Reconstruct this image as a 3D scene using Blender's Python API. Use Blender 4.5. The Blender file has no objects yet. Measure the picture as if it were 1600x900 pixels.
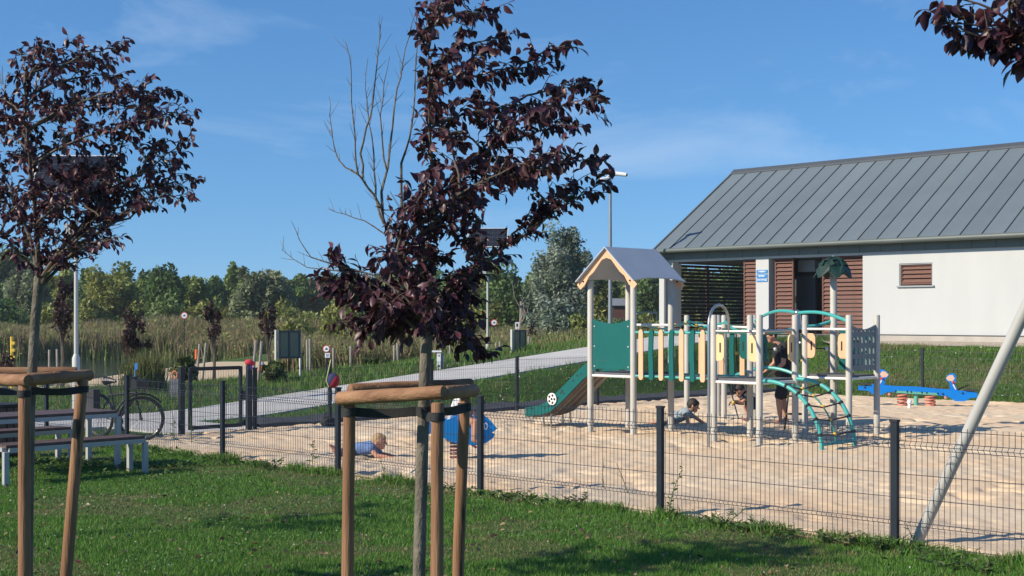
import bpy, bmesh, math, random
import numpy as np
from mathutils import Vector, Matrix, Quaternion

# ------------------------------------------------------------------ camera, sky, sun, exposure
scene = bpy.context.scene
R = math.radians
FPX, HC, HY = 2133.0, 1.95, 494.0          # focal length in photo pixels, eye height, horizon row
cam_data = bpy.data.cameras.new("camera")
cam = bpy.data.objects.new("camera", cam_data)
scene.collection.objects.link(cam)
cam.location = (0, 0, HC)
cam.rotation_euler = (R(90), 0, 0)
cam_data.sensor_width = 36.0
cam_data.lens = 36.0 * FPX / 1600.0
cam_data.shift_y = (HY - 450.0) / 1600.0
cam_data.clip_start = 0.1
cam_data.clip_end = 6000
scene.camera = cam

SUN_EL, SUN_TH = 33.0, 23.0                # elevation; ground direction of the shadows from +X towards +Y
to_sun = Vector((-math.cos(R(SUN_EL)) * math.cos(R(SUN_TH)), -math.cos(R(SUN_EL)) * math.sin(R(SUN_TH)), math.sin(R(SUN_EL))))
world = bpy.data.worlds.new("World")
scene.world = world
world.use_nodes = True
wn, wl = world.node_tree.nodes, world.node_tree.links
wn.clear()
w_out = wn.new("ShaderNodeOutputWorld")
w_bg = wn.new("ShaderNodeBackground")
w_sky = wn.new("ShaderNodeTexSky")
w_sky.sky_type = 'NISHITA'
w_sky.sun_disc = False
w_sky.sun_elevation = R(SUN_EL)
w_sky.sun_rotation = math.atan2(to_sun.x, to_sun.y)
w_sky.altitude = 0
w_sky.air_density = 1.35
w_sky.dust_density = 0.0
w_sky.ozone_density = 9.0
w_tc = wn.new("ShaderNodeTexCoord")
w_map = wn.new("ShaderNodeMapping")
w_map.inputs['Scale'].default_value = (2.2, 2.2, 7.0)
w_map.inputs['Rotation'].default_value = (0.1, 0.35, 0.2)
w_ns = wn.new("ShaderNodeTexNoise")
w_ns.inputs['Scale'].default_value = 1.6
w_ns.inputs['Detail'].default_value = 7
w_ns.inputs['Roughness'].default_value = 0.62
w_ns.inputs['Distortion'].default_value = 0.7
w_rmp = wn.new("ShaderNodeMapRange")
w_rmp.inputs[1].default_value = 0.52
w_rmp.inputs[2].default_value = 0.86
w_rmp.inputs[3].default_value = 0.0
w_rmp.inputs[4].default_value = 0.30
w_mix = wn.new("ShaderNodeMix")
w_mix.data_type = 'RGBA'
w_mix.inputs[7].default_value = (6.2, 6.8, 7.6, 1)      # thin cirrus
wl.new(w_tc.outputs['Generated'], w_map.inputs['Vector'])
wl.new(w_map.outputs['Vector'], w_ns.inputs['Vector'])
wl.new(w_ns.outputs['Fac'], w_rmp.inputs[0])
wl.new(w_rmp.outputs[0], w_mix.inputs[0])
w_hs = wn.new('ShaderNodeHueSaturation')
w_hs.inputs['Saturation'].default_value = 1.08
w_add = wn.new('ShaderNodeVectorMath')
w_add.operation = 'ADD'
w_add.inputs[1].default_value = (0, 0, 0.12)             # softens the bright band at the horizon
wl.new(w_tc.outputs['Generated'], w_add.inputs[0])
wl.new(w_add.outputs[0], w_sky.inputs['Vector'])
wl.new(w_sky.outputs['Color'], w_hs.inputs['Color'])
wl.new(w_hs.outputs[0], w_mix.inputs[6])
wl.new(w_mix.outputs[2], w_bg.inputs['Color'])
w_bg.inputs['Strength'].default_value = 0.120
wl.new(w_bg.outputs['Background'], w_out.inputs['Surface'])

sun_data = bpy.data.lights.new("sun", 'SUN')
sun_data.energy = 4.9
sun_data.angle = R(0.53)
sun_data.color = (1.0, 0.885, 0.71)
sun = bpy.data.objects.new("sun", sun_data)
scene.collection.objects.link(sun)
sun.location = (-20, -10, 30)
sun.rotation_euler = (-to_sun).to_track_quat('-Z', 'Y').to_euler()

scene.view_settings.view_transform = 'Standard'
scene.view_settings.look = 'None'
scene.view_settings.exposure = 0.34
scene.view_settings.gamma = 1.0
scene.view_settings.use_curve_mapping = False
scene.cycles.max_bounces = 8
scene.cycles.transparent_max_bounces = 8

# ------------------------------------------------------------------ places
U = Vector((0.7154, -0.6987, 0)); V = Vector((0.6987, 0.7154, 0)); Z = Vector((0, 0, 1))
P0 = Vector((3.23, 11.52, 0))
def S(a, b, z=0.0):                 # playground grid: a along the front fence, b across the sand
    return P0 + U * a + V * b + Z * z
def PX(x, y, d):                    # point at distance d
    return Vector(((x - 800) / FPX * d, d, HC - (y - HY) / FPX * d))
def gx(x, d):
    return (x - 800) / FPX * d

def sst(t):
    t = np.clip(t, 0, 1)
    return t * t * (3 - 2 * t)
def height(X, Y):
    X = np.asarray(X, float); Y = np.asarray(Y, float)
    dx, dy = X - P0.x, Y - P0.y
    a = dx * U.x + dy * U.y
    b = dx * V.x + dy * V.y
    zp = np.clip(0.087 * (b - 4.5), 0, 1.35)
    left = zp * sst((-14.35 - a) / 1.45)
    away = sst((-18.7 - a) / 12.0)
    left = left * (1 - away) - 1.4 * sst((-22 - a) / 36.0)
    back = (1.08 * sst((b - 19.35) / 4.0) + 0.14 * sst((b - 23) / 3)) * sst((a + 20) / 6)
    h = np.where(a > -18.7, np.maximum(left, back), np.maximum(left, back * 0 - 9))
    h = np.where((a <= -18.7), left, h)
    h = h * (1 - sst((Y - 56) / 24))  + (h < 0) * h * sst((Y - 56) / 24)
    # far shore and the right bank of the lake
    w = np.maximum(sst((Y - 86) / 8), sst((X + 19) / 5) * sst((Y - 44) / 10))
    h = np.where(h < -0.25, h * (1 - w) - 0.25 * w, h)
    h = h + sst((Y - 100) / 60) * 0.6
    return h
def hz(X, Y):
    return float(height(X, Y))
def ground(p, dz=0.0):
    return Vector((p[0], p[1], hz(p[0], p[1]) + dz))

_rng = np.random.default_rng(7)
def vnoise(x, y, seed=0):
    x = np.asarray(x, float); y = np.asarray(y, float)
    xi = np.floor(x).astype(np.int64); yi = np.floor(y).astype(np.int64)
    xf = x - xi; yf = y - yi
    xf = xf * xf * (3 - 2 * xf); yf = yf * yf * (3 - 2 * yf)
    def hsh(i, j):
        n = (i * 374761393 + j * 668265263 + seed * 2147483647) & 0x7fffffff
        n = ((n ^ (n >> 13)) * 1274126177) & 0x7fffffff
        return ((n ^ (n >> 16)) & 0xffff) / 65535.0
    return (hsh(xi, yi) * (1 - xf) + hsh(xi + 1, yi) * xf) * (1 - yf) + (hsh(xi, yi + 1) * (1 - xf) + hsh(xi + 1, yi + 1) * xf) * yf

# ------------------------------------------------------------------ materials
MATS = {}
def M(name, col, rough=0.6, var=0.15, scale=6.0, bump=0.0, bscale=None, metal=0.0, spec=0.5, col2=None, detail=4, coat=0.0, stretch=None):
    if name in MATS:
        return MATS[name]
    m = bpy.data.materials.new(name)
    m.use_nodes = True
    nt = m.node_tree; n, l = nt.nodes, nt.links
    p = n['Principled BSDF']
    p.inputs['Roughness'].default_value = rough
    p.inputs['Metallic'].default_value = metal
    p.inputs['Specular IOR Level'].default_value = spec
    p.inputs['Coat Weight'].default_value = coat
    tc = n.new('ShaderNodeTexCoord')
    vec = tc.outputs['Object']
    if stretch:
        mp = n.new('ShaderNodeMapping'); mp.inputs['Scale'].default_value = stretch
        l.new(vec, mp.inputs['Vector']); vec = mp.outputs['Vector']
    ns = n.new('ShaderNodeTexNoise'); ns.inputs['Scale'].default_value = scale; ns.inputs['Detail'].default_value = detail
    l.new(vec, ns.inputs['Vector'])
    mx = n.new('ShaderNodeMix'); mx.data_type = 'RGBA'
    c1 = tuple(c * (1 - var) for c in col); c2 = col2 or tuple(min(1, c * (1 + var)) for c in col)
    mx.inputs[6].default_value = (*c1, 1); mx.inputs[7].default_value = (*c2, 1)
    rm = n.new('ShaderNodeMapRange'); rm.inputs[1].default_value = 0.3; rm.inputs[2].default_value = 0.7
    l.new(ns.outputs['Fac'], rm.inputs[0]); l.new(rm.outputs[0], mx.inputs[0])
    l.new(mx.outputs[2], p.inputs['Base Color'])
    if bump:
        nb = n.new('ShaderNodeTexNoise'); nb.inputs['Scale'].default_value = bscale or scale * 4; nb.inputs['Detail'].default_value = 5
        l.new(vec, nb.inputs['Vector'])
        bp = n.new('ShaderNodeBump'); bp.inputs['Strength'].default_value = bump; bp.inputs['Distance'].default_value = 0.02
        l.new(nb.outputs['Fac'], bp.inputs['Height']); l.new(bp.outputs['Normal'], p.inputs['Normal'])
    MATS[name] = m
    return m

def M_leaf(name, rough=0.5, trans=0.3, spec=0.3, attr='col', tint=(1, 1, 1)):
    """foliage: colour from the per-leaf attribute, some light passing through"""
    if name in MATS:
        return MATS[name]
    m = bpy.data.materials.new(name); m.use_nodes = True
    n, l = m.node_tree.nodes, m.node_tree.links
    p = n['Principled BSDF']; out = n['Material Output']
    p.inputs['Roughness'].default_value = rough
    p.inputs['Specular IOR Level'].default_value = spec
    at = n.new('ShaderNodeAttribute'); at.attribute_name = attr
    mu = n.new('ShaderNodeMix'); mu.data_type = 'RGBA'; mu.blend_type = 'MULTIPLY'
    mu.inputs[0].default_value = 1.0; mu.inputs[7].default_value = (*tint, 1)
    l.new(at.outputs['Color'], mu.inputs[6])
    l.new(mu.outputs[2], p.inputs['Base Color'])
    tr = n.new('ShaderNodeBsdfTranslucent'); ms = n.new('ShaderNodeMixShader')
    ms.inputs[0].default_value = trans
    l.new(mu.outputs[2], tr.inputs['Color'])
    l.new(p.outputs[0], ms.inputs[1]); l.new(tr.outputs[0], ms.inputs[2])
    l.new(ms.outputs[0], out.inputs['Surface'])
    MATS[name] = m
    return m

# ------------------------------------------------------------------ object helpers
COL = scene.collection
ROOT = {}
def tag(o, label=None, cat=None, group=None, kind=None):
    if label: o['label'] = label
    if cat: o['category'] = cat
    if group: o['group'] = group
    if kind: o['kind'] = kind
    return o
def thing(name, loc, label, cat, group=None):
    o = bpy.data.objects.new(name, None)
    o.empty_display_size = 0.2
    COL.objects.link(o)
    o.location = loc
    ROOT[o] = Vector(loc)
    return tag(o, label, cat, group)
def link(name, me, parent=None, loc=None):
    o = bpy.data.objects.new(name, me)
    COL.objects.link(o)
    if parent is not None:
        o.parent = parent
        w = Vector(loc) if loc is not None else ROOT[parent]
        o.location = w - ROOT[parent]
        ROOT[o] = w
    else:
        o.location = loc if loc is not None else (0, 0, 0)
        ROOT[o] = Vector(o.location)
    return o

class MB:
    def __init__(s):
        s.v, s.f, s.m = [], [], []
    def add(s, vs, fs, mi=0):
        k = len(s.v)
        s.v.extend(Vector(v) for v in vs)
        for f in fs:
            s.f.append([i + k for i in f]); s.m.append(mi)
        return s
    def para(s, o, ax, ay, az, mi=0):
        o, ax, ay, az = Vector(o), Vector(ax), Vector(ay), Vector(az)
        vs = [o, o + ax, o + ax + ay, o + ay, o + az, o + ax + az, o + ax + ay + az, o + ay + az]
        fs = [(0, 3, 2, 1), (4, 5, 6, 7), (0, 1, 5, 4), (1, 2, 6, 5), (2, 3, 7, 6), (3, 0, 4, 7)]
        if ax.cross(ay).dot(az) < 0:
            fs = [tuple(reversed(f)) for f in fs]
        return s.add(vs, fs, mi)
    def box(s, c, size, ex=Vector((1, 0, 0)), ey=Vector((0, 1, 0)), ez=Z, mi=0):
        c = Vector(c); ex, ey, ez = Vector(ex) * size[0], Vector(ey) * size[1], Vector(ez) * size[2]
        return s.para(c - ex / 2 - ey / 2 - ez / 2, ex, ey, ez, mi)
    def tube(s, path, r, n=8, caps=True, mi=0, round_caps=False):
        path = [Vector(p) for p in path]
        rs = list(r) if hasattr(r, '__len__') else [r] * len(path)
        if round_caps:
            d0 = (path[0] - path[1]).normalized(); d1 = (path[-1] - path[-2]).normalized()
            path = [path[0] + d0 * rs[0] * 0.26, path[0] + d0 * rs[0] * .2] + path + [path[-1] + d1 * rs[-1] * .2, path[-1] + d1 * rs[-1] * .26]
            rs = [rs[0] * .72, rs[0] * .9] + rs + [rs[-1] * .9, rs[-1] * .72]
        k = len(path); vs, fs = [], []
        up = None
        for i, p in enumerate(path):
            if i == 0: t = path[1] - path[0]
            elif i == k - 1: t = path[-1] - path[-2]
            else: t = path[i + 1] - path[i - 1]
            if t.length < 1e-9: t = Vector((0, 0, 1))
            t.normalize()
            if up is None:
                up = Vector((0, 0, 1)) if abs(t.z) < 0.9 else Vector((1, 0, 0))
            e1 = up - t * up.dot(t)
            if e1.length < 1e-6:
                e1 = Vector((1, 0, 0)) - t * t.x
            e1.normalize(); up = e1
            e2 = t.cross(e1)
            for j in range(n):
                an = 2 * math.pi * j / n
                vs.append(p + (e1 * math.cos(an) + e2 * math.sin(an)) * rs[i])
        for i in range(k - 1):
            for j in range(n):
                j2 = (j + 1) % n
                fs.append((i * n + j, i * n + j2, (i + 1) * n + j2, (i + 1) * n + j))
        if caps:
            fs.append(tuple(reversed(range(n)))); fs.append(tuple((k - 1) * n + j for j in range(n)))
        return s.add(vs, fs, mi)
    def ball(s, c, r, n=8, m=6, sc=(1, 1, 1), mi=0):
        c = Vector(c); vs, fs = [], []
        vs.append(c + Vector((0, 0, -r * sc[2])))
        for i in range(1, m):
            ph = -math.pi / 2 + math.pi * i / m
            for j in range(n):
                th = 2 * math.pi * j / n
                vs.append(c + Vector((r * sc[0] * math.cos(ph) * math.cos(th), r * sc[1] * math.cos(ph) * math.sin(th), r * sc[2] * math.sin(ph))))
        vs.append(c + Vector((0, 0, r * sc[2])))
        top = len(vs) - 1
        for j in range(n):
            fs.append((0, 1 + (j + 1) % n, 1 + j))
            fs.append((top, 1 + (m - 2) * n + j, 1 + (m - 2) * n + (j + 1) % n))
        for i in range(m - 2):
            for j in range(n):
                a0 = 1 + i * n + j; a1 = 1 + i * n + (j + 1) % n
                fs.append((a0, a1, a1 + n, a0 + n))
        return s.add(vs, fs, mi)
    def prism(s, poly, o, ex, ey, th, mi=0):
        """poly: 2-D outline in the ex/ey plane at o, extruded by the vector th (centred)"""
        o, ex, ey, th = Vector(o), Vector(ex), Vector(ey), Vector(th)
        k = len(poly)
        area = sum(poly[i][0] * poly[(i + 1) % k][1] - poly[(i + 1) % k][0] * poly[i][1] for i in range(k))
        if (area > 0) != (ex.cross(ey).dot(th) > 0):
            poly = list(reversed(poly))
        lo = [o + ex * x + ey * y - th / 2 for x, y in poly]
        hi = [p + th for p in lo]
        fs = [tuple(reversed(range(k))), tuple(k + i for i in range(k))]
        fs += [(i, (i + 1) % k, k + (i + 1) % k, k + i) for i in range(k)]
        return s.add(lo + hi, fs, mi)
    def mesh(s, name, mats, origin=(0, 0, 0), smooth=True, angle=38):
        me = bpy.data.meshes.new(name)
        o = Vector(origin)
        me.from_pydata([tuple(v - o) for v in s.v], [], s.f)
        for m in (mats if isinstance(mats, (list, tuple)) else [mats]):
            me.materials.append(m)
        if any(s.m):
            me.polygons.foreach_set('material_index', s.m)
        if smooth:
            me.polygons.foreach_set('use_smooth', [True] * len(me.polygons))
            me.set_sharp_from_angle(angle=R(angle))
        me.update()
        return me
    def build(s, name, mats, parent=None, loc=None, smooth=True, angle=38):
        org = ROOT[parent] if parent is not None else Vector(loc or (0, 0, 0))
        me = s.mesh(name, mats, org, smooth, angle)
        o = link(name, me, parent, None if parent is not None else org)
        return o

def fast_mesh(name, verts, tris, mats, cols=None, smooth=False):
    verts = np.ascontiguousarray(verts, np.float32).reshape(-1, 3); tris = np.ascontiguousarray(tris, np.int32).reshape(-1, 3)
    me = bpy.data.meshes.new(name)
    me.vertices.add(len(verts)); me.vertices.foreach_set('co', verts.ravel())
    me.loops.add(tris.size); me.loops.foreach_set('vertex_index', tris.ravel())
    me.polygons.add(len(tris))
    me.polygons.foreach_set('loop_start', np.arange(0, tris.size, 3, dtype=np.int32))
    me.polygons.foreach_set('loop_total', np.full(len(tris), 3, np.int32))
    if smooth: me.polygons.foreach_set('use_smooth', np.ones(len(tris), bool))
    for m in (mats if isinstance(mats, (list, tuple)) else [mats]): me.materials.append(m)
    if cols is not None:
        ca = me.color_attributes.new('col', 'FLOAT_COLOR', 'POINT')
        c4 = np.ones((len(verts), 4), np.float32); c4[:, :3] = cols
        ca.data.foreach_set('color', c4.ravel())
    me.update(calc_edges=True)
    return me

def blades(pos, h, w, col, rng, lean=0.35, segs=2, tipcol=None):
    """grass / reed blades: returns verts, tris, cols"""
    n = len(pos)
    ang = rng.uniform(0, 2 * np.pi, n); la = rng.uniform(0, 2 * np.pi, n)
    ln = rng.uniform(0.1, 1.0, n) * lean * h
    wx, wy = np.cos(ang) * w / 2, np.sin(ang) * w / 2
    lx, ly = np.cos(la) * ln, np.sin(la) * ln
    X, Y, Zz = pos[:, 0], pos[:, 1], pos[:, 2]
    if segs == 1:
        v = np.stack([np.stack([X - wx, Y - wy, Zz], 1), np.stack([X + wx, Y + wy, Zz], 1), np.stack([X + lx, Y + ly, Zz + h], 1)], 1)
        t = np.arange(n * 3).reshape(n, 3); k = 3
    else:
        mx, my, mz = X + lx * .35, Y + ly * .35, Zz + h * .6
        v = np.stack([np.stack([X - wx, Y - wy, Zz], 1), np.stack([X + wx, Y + wy, Zz], 1),
                      np.stack([mx + wx * .75, my + wy * .75, mz], 1), np.stack([mx - wx * .75, my - wy * .75, mz], 1),
                      np.stack([X + lx, Y + ly, Zz + h], 1)], 1)
        b = (np.arange(n) * 5)[:, None, None]
        t = (np.array([[0, 1, 2], [0, 2, 3], [3, 2, 4]])[None] + b).reshape(-1, 3); k = 5
    c = np.repeat(col[:, None, :], k, 1).copy()
    if tipcol is not None:
        c[:, 2:, :] = tipcol[:, None, :] if k == 5 else c[:, 2:, :]
    return v.reshape(-1, 3), t, c.reshape(-1, 3)

def merge(parts):
    vs, ts, cs, k = [], [], [], 0
    for v, t, c in parts:
        vs.append(v); ts.append(t + k); cs.append(c); k += len(v)
    return np.concatenate(vs), np.concatenate(ts), np.concatenate(cs)

def in_view(X, Y, margin=0.06):
    r = np.abs(X) / np.maximum(Y, 0.1)
    return r < 0.375 + margin
# ------------------------------------------------------------------ the setting: ground, sand, path, water
def lines(lo, hi, step, far_lo, far_hi, grow=1.22):
    a = list(np.arange(lo, hi + 1e-6, step)); st = step
    while a[-1] < far_hi:
        st *= grow; a.append(a[-1] + st)
    st = step
    while a[0] > far_lo:
        st *= grow; a.insert(0, a[0] - st)
    return np.array(a)
def grid_mesh(name, X, Y, Zv, mat, smooth=True, keep=None):
    ny, nx = X.shape
    idx = np.arange(nx * ny).reshape(ny, nx)
    a, b, c, d = idx[:-1, :-1].ravel(), idx[:-1, 1:].ravel(), idx[1:, 1:].ravel(), idx[1:, :-1].ravel()
    if keep is not None:
        k = keep[:-1, :-1].ravel(); a, b, c, d = a[k], b[k], c[k], d[k]
    tris = np.concatenate([np.stack([a, b, c], 1), np.stack([a, c, d], 1)])
    return fast_mesh(name, np.stack([X.ravel(), Y.ravel(), Zv.ravel()], 1), tris, mat, smooth=smooth)

def ground_material():
    m = bpy.data.materials.new('grass_ground'); m.use_nodes = True
    n, l = m.node_tree.nodes, m.node_tree.links
    p = n['Principled BSDF']; p.inputs['Roughness'].default_value = 0.9; p.inputs['Specular IOR Level'].default_value = 0.15
    tc = n.new('ShaderNodeTexCoord')
    def noise(sc, det=5):
        t = n.new('ShaderNodeTexNoise'); t.inputs['Scale'].default_value = sc; t.inputs['Detail'].default_value = det
        l.new(tc.outputs['Object'], t.inputs['Vector']); return t
    def mixc(f, a, b, lo, hi):
        r = n.new('ShaderNodeMapRange'); r.inputs[1].default_value = lo; r.inputs[2].default_value = hi
        l.new(f.outputs['Fac'], r.inputs[0])
        x = n.new('ShaderNodeMix'); x.data_type = 'RGBA'
        l.new(r.outputs[0], x.inputs[0])
        for sock, v in ((x.inputs[6], a), (x.inputs[7], b)):
            if isinstance(v, tuple): sock.default_value = (*v, 1)
            else: l.new(v, sock)
        return x.outputs[2]
    fine = mixc(noise(38), (0.036, 0.078, 0.018), (0.068, 0.135, 0.032), 0.3, 0.7)
    mid = mixc(noise(3.1), fine, (0.066, 0.110, 0.030), 0.42, 0.75)
    dry = mixc(noise(0.9), mid, (0.190, 0.160, 0.085), 0.56, 0.78)
    l.new(dry, p.inputs['Base Color'])
    bp = n.new('ShaderNodeBump'); bp.inputs['Strength'].default_value = 0.6; bp.inputs['Distance'].default_value = 0.03
    l.new(noise(60, 6).outputs['Fac'], bp.inputs['Height']); l.new(bp.outputs['Normal'], p.inputs['Normal'])
    return m
xs = lines(-17, 19, 0.35, -1500, 1500); ys = lines(4, 52, 0.35, -40, 4500)
GX, GY = np.meshgrid(xs, ys)
ga_, gb_ = (GX - P0.x) * U.x + (GY - P0.y) * U.y, (GX - P0.x) * V.x + (GY - P0.y) * V.y
dug = 0.3 * sst((gb_ - .05) / .5) * sst((19.25 - gb_) / .4) * sst((ga_ + 13.75) / .4)      # the sand lies in a shallow tray
tag(link('ground', grid_mesh('ground', GX, GY, height(GX, GY) - dug, ground_material())), kind='structure')

def sand_material(name, c1, c2, c3):
    m = bpy.data.materials.new(name); m.use_nodes = True
    n, l = m.node_tree.nodes, m.node_tree.links
    p = n['Principled BSDF']; p.inputs['Roughness'].default_value = 0.95; p.inputs['Specular IOR Level'].default_value = 0.1
    tc = n.new('ShaderNodeTexCoord')
    t1 = n.new('ShaderNodeTexNoise'); t1.inputs['Scale'].default_value = 0.55; t1.inputs['Detail'].default_value = 3
    t2 = n.new('ShaderNodeTexNoise'); t2.inputs['Scale'].default_value = 9; t2.inputs['Detail'].default_value = 6
    t3 = n.new('ShaderNodeTexNoise'); t3.inputs['Scale'].default_value = 160; t3.inputs['Detail'].default_value = 2
    for t in (t1, t2, t3): l.new(tc.outputs['Object'], t.inputs['Vector'])
    x1 = n.new('ShaderNodeMix'); x1.data_type = 'RGBA'; x1.inputs[6].default_value = (*c1, 1); x1.inputs[7].default_value = (*c2, 1)
    r1 = n.new('ShaderNodeMapRange'); r1.inputs[1].default_value = 0.35; r1.inputs[2].default_value = 0.65
    l.new(t1.outputs['Fac'], r1.inputs[0]); l.new(r1.outputs[0], x1.inputs[0])
    x2 = n.new('ShaderNodeMix'); x2.data_type = 'RGBA'; x2.inputs[7].default_value = (*c3, 1)
    r2 = n.new('ShaderNodeMapRange'); r2.inputs[1].default_value = 0.5; r2.inputs[2].default_value = 0.85; r2.inputs[4].default_value = 0.55
    l.new(t2.outputs['Fac'], r2.inputs[0]); l.new(r2.outputs[0], x2.inputs[0]); l.new(x1.outputs[2], x2.inputs[6])
    l.new(x2.outputs[2], p.inputs['Base Color'])
    ad = n.new('ShaderNodeMath'); ad.operation = 'MULTIPLY_ADD'; ad.inputs[1].default_value = 0.25
    l.new(t3.outputs['Fac'], ad.inputs[0]); l.new(t2.outputs['Fac'], ad.inputs[2])
    bp = n.new('ShaderNodeBump'); bp.inputs['Strength'].default_value = 0.55; bp.inputs['Distance'].default_value = 0.025
    l.new(ad.outputs[0], bp.inputs['Height']); l.new(bp.outputs['Normal'], p.inputs['Normal'])
    return m
SAND = sand_material('play_sand', (0.68, 0.50, 0.325), (0.64, 0.525, 0.385), (0.53, 0.41, 0.28))
sa, sb = np.meshgrid(np.arange(-13.8, 6.0, 0.05), np.arange(-0.35, 19.35, 0.05))
def sand_h(a, b):
    z = 0.030 + 0.012 * (vnoise(a / .42, b / .42, 1) - .5) + 0.040 * (vnoise(a / .17 + b * .9, b / .17, 2) - .5) * vnoise(a / 1.1, b / 1.1, 12) + 0.016 * (vnoise(a / .11, b / .11, 13) - .5) + 0.02 * (vnoise(a / 2.1, b / 2.1, 3) - .5)
    pits = np.clip(vnoise(a / .27 + 40, b / .17, 5) - .62, 0, 1)
    z = z - 0.21 * pits * (.25 + sst((vnoise(a / 1.6, b / 1.6, 14) - .3) / .3)) + .05 * np.clip(vnoise(a / .27 + 40 + .35, b / .17 + .2, 5) - .62, 0, 1)
    e = np.clip(np.minimum(b + 0.0, 19.3 - b), -1, 0.45)
    z = z - np.clip(0.30 - e, 0, 1) * 0.16 * (0.55 + vnoise(a / .5, b / .5, 9))
    return z
sX = P0.x + U.x * sa + V.x * sb; sY = P0.y + U.y * sa + V.y * sb
sand = tag(link('sand_pit', grid_mesh('sand_pit', sX, sY, sand_h(sa, sb), SAND, keep=in_view(sX, sY, 0.12))), kind='structure')

# dark rubber edging along the left of the sand
m = MB()
for k in range(40):
    b0 = 3.3 + k * 0.4
    z0 = hz(*S(-14.5, b0)[:2]) ; z1 = hz(*S(-14.5, b0 + .4)[:2])
    h0, h1 = 0.15 + 0.02 * math.sin(k * 1.7), 0.15 + 0.02 * math.sin((k + 1) * 1.7)
    vs = [S(-13.72, b0, -.05), S(-13.72, b0 + .4, -.05), S(-13.82, b0 + .4, h1 * .55), S(-13.82, b0, h0 * .55), S(-14.3, b0, h0), S(-14.3, b0 + .4, h1), S(-14.42, b0 + .4, -.1), S(-14.42, b0, -.1)]
    m.add(vs, [(0, 1, 2, 3), (3, 2, 5, 4), (4, 5, 6, 7)])
tag(m.build('sand_edging', M('edging', (0.045, 0.05, 0.058), 0.85, 0.3, 5, bump=.3), loc=S(-14, 10)), kind='structure')

# concrete footpath on its ramp
CONC = M('path_concrete', (0.46, 0.455, 0.44), 0.9, 0.10, 1.4, bump=.25, bscale=70, spec=.2)
m = MB()
bs = np.arange(-16, 44, 1.0)
zp = lambda b: min(max(0.087 * (b - 4.5), 0), 1.35)
for b0, b1 in zip(bs[:-1], bs[1:]):
    z0, z1 = zp(b0) + .03, zp(b1) + .03
    m.add([S(-18.4, b0, z0), S(-18.4, b1, z1), S(-15.9, b1, z1), S(-15.9, b0, z0), S(-18.46, b0, z0 - .4), S(-18.46, b1, z1 - .4), S(-15.84, b1, z1 - .4), S(-15.84, b0, z0 - .4)],
          [(3, 2, 1, 0), (0, 1, 5, 4), (2, 3, 7, 6)])
tag(m.build('footpath', CONC, loc=S(-17, 6)), kind='structure')
m = MB(); m.para(S(-15.9, 1.55, -.1), U * 2.15, V * 1.75, Z * .135)
tag(m.build('gate_apron', CONC, loc=S(-14.8, 2.4)), kind='structure')

# gravel strip in front of the building (drapes the crest of the bank)
UB = Vector((0.687, -0.726, 0)).normalized(); VB = Vector((0.726, 0.687, 0)).normalized()
W0 = Vector((5.318, 45.74, 0))
def B(t, w, z):                      # building grid: t along the front wall, w behind it
    return W0 + UB * t + VB * w + Z * z
gt, gw = np.meshgrid(np.arange(-1, 20, .5), np.linspace(-1.5, 0.15, 5))
bx_, by_ = W0.x + UB.x * gt + VB.x * gw, W0.y + UB.y * gt + VB.y * gw
tag(link('gravel_strip', grid_mesh('gravel_strip', bx_, by_, height(bx_, by_) + .03, M('gravel', (0.36, 0.31, 0.25), .95, .35, 22, bump=.6, bscale=60))), kind='structure')

# beach and lake
bX, bY = np.meshgrid(np.arange(-60, -6, .8), np.arange(38, 66, .8))
ba = (bX - P0.x) * U.x + (bY - P0.y) * U.y
bh = height(bX, bY)
tag(link('beach', grid_mesh('beach', bX, bY, bh + .03, sand_material('beach_sand', (0.50, 0.40, 0.27), (0.55, 0.44, 0.30), (0.4, 0.31, 0.2)), keep=(ba < -31 + 2 * vnoise(bX / 3, bY / 3, 4)) & (bh > -1.0) & (bX < -7.5 - .1 * (bY - 45)))), kind='structure')
wm = bpy.data.materials.new('lake_water'); wm.use_nodes = True
wp = wm.node_tree.nodes['Principled BSDF']
wp.inputs['Base Color'].default_value = (0.030, 0.050, 0.048, 1); wp.inputs['Roughness'].default_value = 0.06; wp.inputs['IOR'].default_value = 1.33
wt = wm.node_tree.nodes.new('ShaderNodeTexNoise'); wt.inputs['Scale'].default_value = 2.2; wt.inputs['Detail'].default_value = 4
wb = wm.node_tree.nodes.new('ShaderNodeBump'); wb.inputs['Strength'].default_value = 0.6; wb.inputs['Distance'].default_value = 0.05
wtc = wm.node_tree.nodes.new('ShaderNodeTexCoord')
wm.node_tree.links.new(wtc.outputs['Object'], wt.inputs['Vector'])
wm.node_tree.links.new(wt.outputs['Fac'], wb.inputs['Height']); wm.node_tree.links.new(wb.outputs['Normal'], wp.inputs['Normal'])
m = MB(); m.add([(-320, 40, -.9), (-8, 40, -.9), (-8, 100, -.9), (-320, 100, -.9)], [(0, 1, 2, 3)])
tag(m.build('lake_water', wm, smooth=False), kind='structure')

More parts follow.
